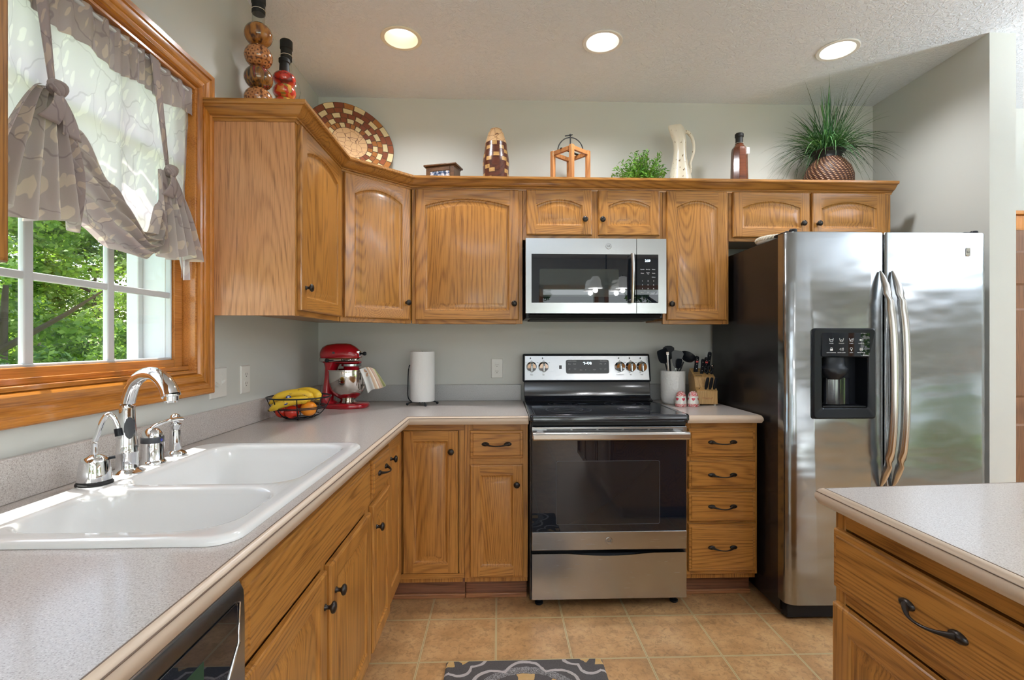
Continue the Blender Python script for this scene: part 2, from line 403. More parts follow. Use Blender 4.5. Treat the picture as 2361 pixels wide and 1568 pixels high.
# left wall with the window opening
WY0, WY1, WZ0, WZ1 = -2.155, -1.205, 1.155, 2.175
b = MB()
b.box((-.13, -8, 0), (0, WY0, CZ)); b.box((-.13, WY1, 0), (0, 0, CZ)); b.box((-.13, WY0, 0), (0, WY1, WZ0)); b.box((-.13, WY0, WZ1), (0, WY1, CZ))
struct('wall_left', b, 'wall_paint')
b = MB(); b.box((3.405, -.74, 0), (3.535, 0, CZ)); struct('wall_partition', b, 'wall_paint')
# far right and rear walls (seen only as reflections), with big windows
b = MB(); b.box((6.4, -8, 0), (6.5, -6.0, CZ)); b.box((6.4, -3.0, 0), (6.5, 0, CZ)); b.box((6.4, -6.0, 1.90), (6.5, -3.0, CZ)); b.box((6.4, -6.0, 0), (6.5, -3.0, .5)); struct('wall_right', b, 'wall_paint')
RW = [(.45, 1.45), (1.85, 2.75), (3.0, 4.1), (4.4, 5.6)]
b = MB(); y0, y1 = -6.6, -6.5; xs = 0
for a, c_ in RW: b.box((xs, y0, 0), (a, y1, CZ)); b.box((a, y0, 0), (c_, y1, .5)); b.box((a, y0, 2.2), (c_, y1, CZ)); xs = c_
b.box((xs, y0, 0), (6.4, y1, CZ)); struct('wall_rear', b, 'wall_paint')
for i, (a, c_) in enumerate(RW):
    b = MB()
    for q in ((a-.07, y1, .43, a, y1+.02, 2.27), (c_, y1, .43, c_+.07, y1+.02, 2.27), (a-.07, y1, 2.2, c_+.07, y1+.02, 2.27), (a-.07, y1, .43, c_+.07, y1+.03, .5), (a, y0+.02, 1.35, c_, y0+.05, 1.39)):
        b.box(q[:3], q[3:])
    struct('window_%d' % (i+2), b, 'trim_z')

b = MB()
for q in ((6.375, -6.09, .41, 6.4, -6.0, 2.0), (6.375, -3.0, .41, 6.4, -2.91, 2.0), (6.375, -6.09, 1.90, 6.4, -2.91, 2.0), (6.365, -6.09, .41, 6.4, -2.91, .5), (6.42, -4.53, .5, 6.46, -4.47, 1.9)): b.box(q[:3], q[3:])
struct('window_6', b, 'trim_y')
# kitchen window in the left wall
win = thing('window_1', None, None, (0, -1.68, WZ0)); win['kind'] = 'structure'
CW = .078
prof = [(0, 0), (.004, .012), (.010, .016), (.014, .014), (.030, .011), (.040, .018), (.054, .018), (.058, .023), (.074, .023), (CW, .019), (CW, 0)]
def casing(name, mat, p0, p1, m0, m1):       # p0->p1 along the opening edge; profile grows away from the opening
    p0, p1 = Vector(p0), Vector(p1); out = Vector((1, 0, 0)).cross((p1-p0).normalized())
    mb = MB(); L = []
    for p, mm, sg in ((p0, m0, -1), (p1, m1, 1)):
        d = (p1-p0).normalized()*sg*mm
        L.append([p+out*o+d*o+Vector((h, 0, 0)) for o, h in prof])
    mb.loops(L, cap0=True, cap1=True); struct(name, mb, mat, win, smooth=35)
a, c_ = WY0-.0, WY1+.0
casing('casing', 'trim_z', (0, c_, WZ1), (0, c_, WZ0), 1, 1)
casing('casing', 'trim_y', (0, c_, WZ0), (0, a, WZ0), 1, 1)
casing('casing', 'trim_z', (0, a, WZ0), (0, a, WZ1), 1, 1)
casing('casing', 'trim_y', (0, a, WZ1), (0, c_, WZ1), 1, 1)
b = MB(); j = .012
b.box((-.12, c_-j, WZ0), (.004, c_, WZ1)); b.box((-.12, a, WZ0), (.004, a+j, WZ1)); struct('jamb', b, 'sash_wood', win, bevel=.002)
b = MB(); b.box((-.12, a+j, WZ0), (.006, c_-j, WZ0+j)); b.box((-.12, a+j, WZ1-j), (.004, c_-j, WZ1))
b.box((-.03, a+j, WZ0+j), (-.018, c_-j, WZ0+.028)); struct('sill', b, 'trim_y', win, bevel=.002)
SY0, SY1, SZ0, SZ1 = a+.014, c_-.014, WZ0+.018, WZ1-.014
GY0, GY1, GZ0, GZ1 = SY0+.045, SY1-.043, 1.207, SZ1-.05
b = MB()
b.box((-.07, SY0, SZ0), (-.04, GY0, SZ1)); b.box((-.07, GY1, SZ0), (-.04, SY1, SZ1)); b.box((-.07, GY0, SZ0), (-.04, GY1, GZ0)); b.box((-.07, GY0, GZ1), (-.04, GY1, SZ1))
struct('sash', b, 'sash_wood', win, bevel=.003)
b = MB(); bw = .007
b.box((-.064, GY0, GZ0), (-.048, GY0+bw, GZ1)); b.box((-.064, GY1-bw, GZ0), (-.048, GY1, GZ1)); b.box((-.064, GY0+bw, GZ0), (-.048, GY1-bw, GZ0+bw))
for y in (-1.53, -1.786, -2.042): b.box((-.066, y-.0125, GZ0), (-.05, y+.0125, GZ1))
for z in (1.427, 1.655, 1.883): b.box((-.064, GY0, z-.010), (-.052, GY1, z+.010))
struct('muntin_grille', b, 'white_vinyl', win, bevel=.003)
b = MB(); b.box((-.061, GY0, GZ0), (-.058, GY1, GZ1)); struct('pane', b, 'pane_glass', win)
b = MB()
b.box((-.19, c_-.05, WZ0-.03), (-.075, c_+.02, WZ1+.03)); b.box((-.19, c_-.075, WZ0), (-.15, c_-.05, WZ1)); b.box((-.19, a-.02, WZ0-.03), (-.075, a+.05, WZ1+.03))
b.box((-.19, a, WZ0-.04), (-.075, c_, WZ0+.04)); b.box((-.125, a, WZ1-.035), (-.075, c_, WZ1+.03)); struct('outer_frame', b, 'white_vinyl', win, bevel=.003)

# pantry door beyond the partition, in the back wall
dr = thing('door_1', None, None, (4.5, 0, 0)); dr['kind'] = 'structure'
b = MB(); DX0, DX1, DH = 4.10, 4.86, 1.965
b.box((DX0, -.02, .01), (DX1, -.002, DH))
struct('slab', b, 'door_brown', dr, bevel=.002)
b = MB()
for x0, x1 in ((DX0+.10, DX0+.34), (DX0+.42, DX0+.66)):
    for z0, z1 in ((.2, .78), (.90, 1.50), (1.60, 1.86)):
        b.loops([[(x0, -.02, z0), (x1, -.02, z0), (x1, -.02, z1), (x0, -.02, z1)], [(x0+.01, -.014, z0+.01), (x1-.01, -.014, z0+.01), (x1-.01, -.014, z1-.01), (x0+.01, -.014, z1-.01)],
                 [(x0+.035, -.027, z0+.035), (x1-.035, -.027, z0+.035), (x1-.035, -.027, z1-.035), (x0+.035, -.027, z1-.035)]], cap1=True)
struct('raised_panel', b, 'door_brown', dr)
b = MB()
for q in ((DX0-.09, -.022, 0, DX0, -.001, DH+.005), (DX1, -.022, 0, DX1+.09, -.001, DH+.005), (DX0-.09, -.022, DH+.005, DX1+.09, -.001, DH+.095), (DX0-.11, -.04, DH+.095, DX1+.11, -.001, DH+.12)): b.box(q[:3], q[3:])
struct('door_casing', b, 'trim_z', dr, bevel=.004)
# baseboards
b = MB(); b.box((3.535, -.74, 0), (3.55, 0, .09)); b.box((3.405, -.755, 0), (3.55, -.74, .09)); struct('baseboard_partition', b, 'oak_y', bevel=.003)
b = MB(); b.box((3.55, -.015, 0), (DX0-.09, 0, .09)); b.box((DX1+.09, -.015, 0), (6.4, 0, .09)); struct('baseboard_back', b, 'oak_x', bevel=.003)

# ------------------------------------------------------------------ cabinets
def door(parent, fr, a0, a1, b0, b1, rise=0, st=.05, knob=None, t=.019, mv='oak_z', mh='oak_x', label=None):
    W, H = a1-a0, b1-b0; N = 14 if rise else 1; top = H-st-rise
    def outer(i, c):
        x0, x1, z0, z1 = i, W-i, i, H-i
        L = [(x0, z0), (st, z0), (W-st, z0), (x1, z0), (x1, st), (x1, top), (x1, z1), (W-st, z1)]
        L += [(W-st-(W-2*st)*k/N, z1) for k in range(1, N)] + [(st, z1), (x0, z1), (x0, top), (x0, st)]
        return [fr(a0+x, b0+z, c) for x, z in L]
    def opening(i, c):
        x0, x1, z0, z1 = st+i, W-st-i, st+i, top-i
        L = [(x0, z0), (x0, z0), (x1, z0), (x1, z0), (x1, z0), (x1, z1), (x1, z1), (x1, z1)]
        L += [(x1-(x1-x0)*k/N, z1+rise*(1-(2*k/N-1)**2)) for k in range(1, N)] + [(x0, z1), (x0, z1), (x0, z1), (x0, z0)]
        return [fr(a0+x, b0+z, c) for x, z in L]
    n = 8+(N-1)+4
    rails = {1}|set(range(7, 7+N))
    mb = MB(); mb.loops([outer(0, .001), outer(0, t-.006), outer(.002, t-.002), outer(.006, t), opening(0, t)], cap0=True, mif=lambda a, k: 1 if k in rails else 0)
    mb.loops([opening(0, t), opening(.003, t-.001), opening(.006, t-.006), opening(.012, t-.0085), opening(.015, t-.0085), opening(.038, t-.0015), opening(.040, t-.001)], cap1=True)
    o = mb.build('door', [mv, mh], parent, smooth=25)
    if knob: add_knob(o, fr, *knob, c=t)
    return o
def add_knob(parent, fr, a, b, c):
    mb = MB(); mb.lathe([(.0085, 0), (.0085, .002), (.0055, .005), (.005, .012), (.009, .016), (.0145, .019), (.0155, .023), (.013, .027), (.006, .0295), (0, .030)], fr(a, b, c), fr.w, 20)
    return mb.build('knob', 'bronze', parent, smooth=60)
def add_pull(parent, fr, a, b, c, half=.052):
    pts = []; rr = []
    for k in range(17):
        s_ = -1+k/8; x = s_*half; o = .026*(1-abs(s_)**2.2)+.0045
        pts.append(fr(a+x, b-.005*(1-s_*s_), c+o)); rr.append(.0085-.0052*(1-abs(s_)**3))
    mb = MB(); mb.tube(pts, rr, 10, flat=.8)
    for s_ in (-1, 1):
        L = []
        for rx, h in ((.016, 0), (.0155, .004), (.011, .0075), (.004, .009)):
            L.append([fr(a+s_*(half+.002)+rx*math.cos(t)*1.15, b+rx*.62*math.sin(t), c+h) for t in (2*PI*k/18 for k in range(18))])
        mb.loops(L, cap0=True, cap1=True)
    return mb.build('pull_handle', 'bronze', parent, smooth=60)
def drawer(parent, fr, a0, a1, b0, b1, t=.019, m='oak_x', pull=True, name='drawer'):
    mb = MB()
    def rc(i, c): return [fr(a0+i, b0+i, c), fr(a1-i, b0+i, c), fr(a1-i, b1-i, c), fr(a0+i, b1-i, c)]
    mb.loops([rc(0, .001), rc(0, t-.008), rc(.003, t-.004), rc(.013, t-.0035), rc(.016, t), ], cap0=True, cap1=True)
    o = mb.build(name, m, parent, smooth=20)
    if pull: add_pull(o, fr, (a0+a1)/2, (b0+b1)/2+.002, t)
    return o
def face_frame(parent, fr, a0, a1, z0, z1, stiles, rails, mv='oak_z', mh='oak_x', d=.019):
    mb = MB()
    for s0, s1 in stiles: fr.box(mb, s0, z0, -d, s1, z1, 0, 0)
    for r0, r1, x0, x1 in rails: fr.box(mb, x0, r0, -d, x1, r1, -.0004, 1)
    return mb.build('face_frame', [mv, mh], parent, bevel=.0012, seg=1)

# ---- upper cabinets
UB, UT = 1.366, 2.118
FB = Fr((0, -.318, 0), (1, 0, 0), (0, -1, 0))          # back-wall uppers: a = x
FL = Fr((.318, 0, 0), (0, 1, 0), (1, 0, 0))            # left-wall uppers: a = y
def upper(x0, x1, z0, label, doors, mid=None, cat='cabinet', fr=FB, knobside=None, gaps=.02):
    c = thing('wall_cabinet', label, cat, (fr((x0+x1)/2, z0, -.16)))
    mb = MB(); fr.box(mb, x0, z0+.018, -.317, x1, UT, -.019); o = mb.build('body', 'oak_z', c, bevel=.001, seg=1)
    st = [(x0, x0+.035), (x1-.035, x1)]+([mid] if mid else [])
    face_frame(c, fr, x0, x1, z0, UT, st, [(z0, z0+.04, x0+.035, x1-.035), (2.075, UT, x0+.035, x1-.035)], mh='oak_x' if fr is FB else 'oak_y')
    for d in doors: door(c, fr, *d[:4], rise=d[4], knob=d[5], mh='oak_x' if fr is FB else 'oak_y')
    return c
upper(.612, 1.2085, UB, 'oak wall cabinet with one very wide arched door, left of the microwave', [(.632, 1.188, 1.387, 2.090, .036, (1.163, 1.474))])
upper(1.2095, 1.9775, 1.822, 'low oak wall cabinet with two short doors directly above the microwave', [(1.230, 1.586, 1.848, 2.092, .032, (1.545, 1.929)), (1.620, 1.957, 1.848, 2.092, .032, (1.640, 1.929))], mid=(1.575, 1.63))
upper(1.9785, 2.3455, UB, 'narrow oak wall cabinet between the microwave and the fridge', [(1.997, 2.330, 1.387, 2.092, .036, (2.018, 1.474))])
upper(2.3465, 3.262, 1.822, 'low oak wall cabinet with two wide doors above the fridge', [(2.364, 2.793, 1.842, 2.092, .034, (2.748, 1.918)), (2.806, 3.222, 1.842, 2.092, .034, (2.836, 1.918))], mid=(2.78, 2.82))
cl_ = upper(-1.126, -.611, UB, 'oak wall cabinet on the left wall, beside the kitchen window', [(-1.112, -.632, 1.387, 2.090, .036, (-1.074, 1.476))], fr=FL)
b = MB(); b.box((.001, -1.134, UB), (.3, -1.127, UT)); b.build('end_panel', 'oak_panel', cl_, bevel=.001)
b = MB(); b.box((.3, -1.134, UB), (.317, -1.127, UT)); b.build('end_stile', 'oak_panel', cl_, bevel=.001)
near = upper(-2.95, -2.237, UB, 'oak wall cabinet at the near side of the window, cut by the left picture edge', [(-2.60, -2.241, 1.387, 2.090, .036, None)], fr=FL, mid=(-2.64, -2.58))
# diagonal corner cabinet
P0, P1 = Vector((.318, -.610, 0)), Vector((.610, -.318, 0)); dl = (P1-P0).length
FD = Fr(P0, P1-P0, (1, -1, 0))
cc = thing('corner_wall_cabinet', 'diagonal oak corner wall cabinet with one arched door', 'cabinet', (.25, -.25, UB))
b = MB(); e = .014; b.prism([(.001, -.001, UB+.018), (.001, -.609, UB+.018), (.318-e, -.609, UB+.018), (.609, -.318+e, UB+.018), (.609, -.001, UB+.018)], (0, 0, UT-UB-.018)); b.build('body', 'oak_z', cc)
face_frame(cc, FD, 0, dl, UB, UT, [(.004, .04), (dl-.04, dl-.004)], [(UB, UB+.04, .04, dl-.04), (2.07, UT, .04, dl-.04)])
door(cc, FD, .018, dl-.018, 1.387, 2.085, rise=.04, knob=(dl-.045, 1.476))
# crown moulding over the whole run
CP = [(0, 2.088), (.004, 2.088), (.006, 2.096), (.012, 2.098), (.014, 2.103), (.021, 2.105), (.030, 2.110), (.042, 2.124), (.048, 2.130), (.056, 2.131), (.060, 2.136), (.060, 2.147), (0, 2.147)]
b = MB(); sweep(b, [(.002, -1.135), (.319, -1.135), (.319, -.611), (.611, -.319), (3.264, -.319)], CP, mif=None)
tag(b.build('crown_moulding', 'oak_x', smooth=30), 'stepped oak crown moulding running along the tops of the wall cabinets', 'moulding')

# ---- base cabinets
KB, KT = .127, .8755
GB = Fr((0, -.610, 0), (1, 0, 0), (0, -1, 0)); GL = Fr((.610, 0, 0), (0, 1, 0), (1, 0, 0)); GI = Fr((1.89, 0, 0), (0, -1, 0), (-1, 0, 0)); GR = Fr((0, -.610, 0), (1, 0, 0), (0, -1, 0))
def base(fr, a0, a1, label, stiles, rails, mh, depth=.60, toe=True, top=None):
    c = thing('base_cabinet', label, 'cabinet', fr((a0+a1)/2, 0, -.3))
    mb = MB(); fr.box(mb, a0+.001, .10, -depth, a1-.001, KT-.001 if top is None else top, -.019); mb.build('body', 'oak_z', c)
    face_frame(c, fr, a0, a1, KB, KT, stiles, rails, mh=mh)
    if toe:
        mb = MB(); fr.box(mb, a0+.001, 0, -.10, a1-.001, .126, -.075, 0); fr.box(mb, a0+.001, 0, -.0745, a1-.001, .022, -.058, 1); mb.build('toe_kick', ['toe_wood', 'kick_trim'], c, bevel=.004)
    return c
S = .038
c = base(GL, -2.1365, -1.2225, 'long oak sink base with a false front over two doors', [(-2.1365, -2.1), (-1.69, -1.655), (-1.26, -1.2225)], [(KB, .165, -2.1, -1.26), (.665, .70, -2.1, -1.26), (.84, KT, -2.1, -1.26)], 'oak_y', top=.70)
drawer(c, GL, -2.118, -1.238, .692, .838, m='oak_y', pull=False, name='false_front')
door(c, GL, -2.118, -1.690, .140, .662, knob=(-1.712, .575), mh='oak_y'); door(c, GL, -1.664, -1.238, .140, .662, knob=(-1.625, .578), mh='oak_y')
c = base(GL, -1.2215, -.916, 'narrow oak base cabinet with a small drawer over a door, left run', [(-1.2215, -1.19), (-.945, -.916)], [(KB, .165, -1.19, -.945), (.665, .71, -1.19, -.945), (.84, KT, -1.19, -.945)], 'oak_y')
drawer(c, GL, -1.206, -.930, .700, .838, m='oak_y'); door(c, GL, -1.206, -.930, .140, .672, knob=(-1.165, .584), mh='oak_y', st=.045)
# corner cabinet with a two-leaf door
c = thing('corner_base_cabinet', 'oak corner base cabinet whose two door leaves meet at a right angle', 'cabinet', (.4, -.4, 0))
b = MB(); b.prism([(.001, -.001, .10), (.001, -.914, .10), (.590, -.914, .10), (.590, -.590, .10), (.905, -.590, .10), (.905, -.001, .10)], (0, 0, KT-.10)); b.build('body', 'oak_z', c)
b = MB(); GL.box(b, -.915, .1505, -.019, -.900, .8415, 0, 0); GB.box(b, .890, .1505, -.019, .914, .8415, 0, 0)
b.loops([[(.591, -.915, z), (.610, -.915, z), (.610, -.610, z), (.914, -.610, z), (.914, -.591, z), (.591, -.591, z)] for z in (.842, KT)], 1, cap0=True, cap1=True)
b.loops([[(.591, -.915, z), (.610, -.915, z), (.610, -.610, z), (.914, -.610, z), (.914, -.591, z), (.591, -.591, z)] for z in (KB, .150)], 1, cap0=True, cap1=True); b.build('face_frame', ['oak_z', 'oak_x'], c)
XL = Fr((.598, 0, 0), (0, 1, 0), (1, 0, 0)); XB = Fr((0, -.598, 0), (1, 0, 0), (0, -1, 0))
door(c, XL, -.899, -.632, .152, .840, mh='oak_y', knob=(-.868, .765), st=.048); door(c, XB, .620, .884, .152, .840, knob=(.852, .742), st=.048)
b = MB(); b.loops([[(.52, -.914, z), (.535, -.914, z), (.535, -.535, z), (.914, -.535, z), (.914, -.52, z), (.52, -.52, z)] for z in (0, .126)], 0, cap0=True, cap1=True)
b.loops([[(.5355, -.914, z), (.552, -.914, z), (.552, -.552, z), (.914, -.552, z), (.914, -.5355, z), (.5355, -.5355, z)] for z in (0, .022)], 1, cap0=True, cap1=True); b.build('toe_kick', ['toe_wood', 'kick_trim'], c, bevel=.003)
c = base(GB, .915, 1.2215, 'narrow oak base cabinet with a drawer over a door, just left of the stove', [(.915, .955), (1.186, 1.2215)], [(KB, .165, .955, 1.186), (.672, .712, .955, 1.186), (.835, KT, .955, 1.186)], 'oak_x')
drawer(c, GB, .942, 1.198, .708, .842); door(c, GB, .942, 1.198, .138, .677, knob=(1.166, .585), st=.048)
c = base(GB, 1.9895, 2.352, 'oak base cabinet with four stacked drawers, right of the stove', [(1.9895, 2.02), (2.326, 2.352)], [(KB, .16, 2.02, 2.326), (.375, .40, 2.02, 2.326), (.525, .56, 2.02, 2.326), (.68, .715, 2.02, 2.326), (.84, KT, 2.02, 2.326)], 'oak_x')
for z0, z1 in ((.708, .846), (.551, .684), (.392, .534), (.148, .379)): drawer(c, GB, 2.005, 2.338, z0, z1)
# island
isl = thing('kitchen_island', 'oak island cabinet with a drawer over a door, right foreground', 'cabinet', (2.4, -2.5, 0))
b = MB(); b.box((1.909, -3.5, .10), (2.9, -1.859, KT-.001)); b.build('body', 'oak_y', isl); b = MB(); b.box((1.965, -3.45, 0), (2.85, -1.93, .0995)); b.build('plinth', 'toe_wood', isl)
face_frame(isl, GI, 1.857, 3.5, KB, KT, [(1.857, 1.89), (2.41, 2.45), (2.97, 3.01), (3.46, 3.5)], [(KB, .16, 1.89, 3.46), (.655, .69, 1.89, 3.46), (.83, KT, 1.89, 3.46)], mh='oak_y')
for a_ in (1.869, 2.44): drawer(isl, GI, a_, a_+.55, .688, .826, m='oak_y'); door(isl, GI, a_, a_+.55, .140, .652, mh='oak_y', st=.052)

# ---- worktops
EP = [(-.016, .914), (-.012, .9137), (-.007, .911), (-.003, .905), (-.001, .900), (0, .896), (0, .888), (-.003, .884), (-.004, .880), (-.007, .876), (-.016, .876)]
def edge(mb, path): sweep(mb, path, EP)
wt_ = thing('worktop', 'speckled grey laminate worktop in an L from the window wall to the stove', 'worktop', (.3, -.3, .876))
HX0, HX1, HY0, HY1 = .105, .605, -2.135, -1.328
b = MB()
for q in ((0, -3.4, .5999, HY0), (0, HY0, HX0, HY1), (HX1, HY0, .6459, HY1), (0, HY1, .6459, -.0001), (.5999, -3.4, .6459, HY0), (.6459, -.6459, 1.222, -.0001)): b.box((q[0], q[1], .880), (q[2], q[3], .914))
b.build('top', 'laminate', wt_)
b = MB(); sweep(b, [(.662, -3.4), (.662, -.662), (1.222, -.662)], EP); b.build('edge_band', 'edge_beige', wt_, smooth=40)
b = MB(); sweep(b, [(.6470, -3.4), (.6470, -.6470), (1.222, -.6470)], [(-.0012, .9135), (.0008, .9135), (.0008, .9145), (-.0012, .9145)]); sweep(b, [(.6602, -3.4), (.6602, -.6602), (1.222, -.6602)], [(-.001, .906), (.0012, .906), (.0012, .9075), (-.001, .9075)]); b.build('edge_line', 'edge_line', wt_)
b = MB(); b.box((.0005, -3.4, .914), (.019, -.0005, 1.012)); b.build('backsplash', 'laminate', wt_, bevel=.003)
b = MB(); b.box((.0195, -.019, .914), (1.215, -.0005, 1.012)); b.build('backsplash', 'laminate_back', wt_, bevel=.003)
w2 = thing('worktop', 'short speckled laminate worktop between the stove and the fridge', 'worktop', (2.17, -.3, .876))
b = MB(); b.box((1.988, -.6459, .880), (2.3418, -.0005, .914)); b.build('top', 'laminate', w2)
b = MB(); sweep(b, [(1.988, -.662), (2.358, -.662), (2.358, -.02)], EP); b.build('edge_band', 'edge_beige', w2, smooth=40)
b = MB(); b.box((1.988, -.019, .914), (2.32, -.0005, 1.012)); b.build('backsplash', 'laminate_back', w2, bevel=.003)
w3 = thing('worktop', 'island worktop of speckled grey laminate with a tan edge, lower right', 'worktop', (2.4, -2.5, .876))
b = MB(); b.prism([(1.866, -3.5, .880), (1.866, -1.853, .880), (2.964, -1.785, .880), (2.964, -3.5, .880)], (0, 0, .034)); b.build('top', 'laminate', w3)
IP = [(2.98, -3.5), (2.98, -1.768), (1.850, -1.838), (1.850, -3.5)]
b = MB(); sweep(b, IP, EP); b.build('edge_band', 'edge_beige', w3, smooth=40)
b = MB(); sweep(b, IP, [(-.0165, .9135), (-.0150, .9135), (-.0150, .9146), (-.0165, .9146)]); sweep(b, IP, [(-.006, .9035), (-.0014, .9035), (-.0014, .905), (-.006, .905)]); b.build('edge_line', 'edge_line', w3)

# ------------------------------------------------------------------ sink
sk = thing('kitchen_sink', 'white double-bowl drop-in sink under the window', 'sink', (.36, -1.73, .914))
b = MB(); DZ = .926; sx0, sx1, sy0, sy1 = .085, .622, -2.155, -1.308
b1 = (.165, -1.800, .577, -1.352); b2 = (.165, -2.105, .577, -1.840)
NL = 8
O = [rrect(sx0+i, sy0+i, sx1-i, sy1-i, .05-i*.5, z, NL) for i, z in ((0, .9145), (.001, .9195), (.004, .924), (.009, .9265), (.016, .927), (.024, DZ))]
b.loops(O)
def basin(q, r, depth):
    x0, y0, x1, y1 = q; out = []
    for i, z in ((-.010, DZ), (-.004, DZ-.0015), (0, DZ-.006), (.003, DZ-.014), (.008, DZ-.06), (.014, DZ-depth+.03), (.022, DZ-depth+.012), (.035, DZ-depth+.003), (.06, DZ-depth)):
        out.append(rrect(x0+i, y0+i, x1-i, y1-i, max(r-i*.6, .02), z, NL))
    return out
B1, B2 = basin(b1, .075, .20), basin(b2, .085, .19)
b.loops(B1, cap1=True); b.loops(B2, cap1=True)
bm = bmesh.new()
for L in (O[-1], B1[0], B2[0]):
    vs = [bm.verts.new(p) for p in L]
    for i in range(len(vs)): bm.edges.new((vs[i], vs[(i+1) % len(vs)]))
bmesh.ops.triangle_fill(bm, use_beauty=True, edges=bm.edges[:])
bm.verts.ensure_lookup_table(); base_i = {v: b.vert(v.co) for v in bm.verts}
for f in bm.faces: b.face([base_i[v] for v in f.verts])
bm.free()
b.build('basin_body', 'white_porcelain', sk, smooth=50)
for q, dz in ((b1, .20), (b2, .19)):
    cx, cy = (q[0]+q[2])/2, (q[1]+q[3])/2
    b = MB(); b.lathe([(.0, .001), (.045, .001), (.045, .004), (.038, .003), (.03, .0015), (0, .0015)], (cx, cy, DZ-dz), n=28); b.build('drain', 'chrome', sk, smooth=40)
b = MB(); b.lathe([(0, 0), (.018, 0), (.018, .0012), (.015, .0025), (0, .003)], (.165, -1.78, DZ), n=24); b.build('hole_cover', 'white_porcelain', sk, smooth=40)

# faucet
fx, fy = .112, -1.692
f = thing('kitchen_faucet', 'tall chrome gooseneck faucet arching over the sink', 'faucet', (fx, fy, DZ))
b = MB(); b.lathe([(.0, 0), (.040, 0), (.040, .003), (.034, .007), (.026, .010), (.0245, .014), (.024, .05), (.0248, .052), (.0248, .056), (.024, .058), (.023, .075), (.021, .11)], (fx, fy, DZ), n=32, caps=True); b.build('base', 'chrome', f, smooth=50)
D = Vector((.185, -.092, 0)).normalized(); B0 = Vector((fx, fy, DZ))
pp = smooth_pts([B0+Vector((0, 0, .10)), B0+Vector((0, 0, .15)), B0+D*.006+Vector((0, 0, .19)), B0+D*.032+Vector((0, 0, .235)), B0+D*.072+Vector((0, 0, .257)), B0+D*.115+Vector((0, 0, .260)), B0+D*.150+Vector((0, 0, .247)), B0+D*.174+Vector((0, 0, .226)), B0+D*.184+Vector((0, 0, .208))], 6)
b = MB(); b.tube(pp, [.0205-.0045*min(1, i/12) if i < 26 else .016+.005*(i-26)/(len(pp)-27) for i in range(len(pp))], 20); b.build('spout', 'chrome', f, smooth=70)
e = pp[-1]; b = MB(); b.lathe([(.0, -.016), (.014, -.016), (.015, -.012), (.0165, -.011), (.0165, 0), (.0205, .002), (.0205, .006)], e, n=24); b.build('aerator', 'chrome', f, smooth=40)
b = MB()
b.M = None; n_ = []
for k in range(20):
    t = 2*PI*k/20; n_.append(B0+Vector((.0212*math.cos(-.70+ .55*math.cos(t)), .0212*math.sin(-.70+.55*math.cos(t)), .118+.028*math.sin(t))))
b.loops([n_, [p+ (p-Vector((fx, fy, p.z))).normalized()*.0012 for p in n_]], cap0=True, cap1=True); b.build('thumb_plate', 'dark_grey', f)  # dark reflection in the riser's hollow, laid on as a dark oval
# single lever
hx_, hy_ = .107, -1.589
h = thing('faucet_lever', 'chrome single-lever handle between the faucet and the sprayer', 'faucet handle', (hx_, hy_, DZ))
b = MB(); b.lathe([(0, 0), (.033, 0), (.033, .004), (.029, .008), (.0275, .010), (.027, .065), (.026, .078), (.022, .090), (.014, .098), (0, .101)], (hx_, hy_, DZ), n=28); b.build('base', 'chrome', h, smooth=50)
lp = smooth_pts([(hx_-.022, hy_-.006, DZ+.066), (hx_-.004, hy_+.004, DZ+.098), (hx_+.010, hy_+.030, DZ+.110), (hx_+.020, hy_+.062, DZ+.114), (hx_+.026, hy_+.086, DZ+.112)], 6)
b = MB(); b.tube(lp, [.014-.006*math.sin(i/(len(lp)-1)*PI*.8) for i in range(len(lp))], 14, flat=.55); b.build('lever', 'chrome', h, smooth=70)
b = MB(); b.lathe([(.0272, 0), (.0279, .001), (.0279, .016), (.0272, .017)], (hx_, hy_, DZ+.058), n=28, caps=False); b.build('ring', 'dark_grey', h, smooth=40)
b = MB(); b.ball((hx_+.0279, hy_-.004, DZ+.066), (.0015, .004, .004), 10); b.build('hot_cold_mark', plain('mark_blue', (.05, .06, .4), .3).name, h)
# side sprayer
px_, py_ = .105, -1.487
s_ = thing('side_sprayer', 'chrome side sprayer with round tip, furthest fitting on the sink', 'sprayer', (px_, py_, DZ))
b = MB(); b.lathe([(0, 0), (.030, 0), (.030, .004), (.024, .012), (.018, .016)], (px_, py_, DZ), n=28); b.build('base', 'chrome', s_, smooth=50)
b = MB(); b.lathe([(0, .014), (.0165, .014), (.0165, .020), (.0135, .075), (.0125, .082), (.017, .088), (.016, .094), (.006, .098)], (px_, py_, DZ), n=24); b.build('body', 'chrome', s_, smooth=50)
b = MB(); b.lathe([(0, -.009), (.012, -.009), (.0155, -.006), (.0165, 0), (.0155, .006), (.012, .009), (0, .009)], (px_, py_, DZ+.108), (1, -.3, 0), 24); b.build('spray_head', 'chrome', s_, smooth=50)
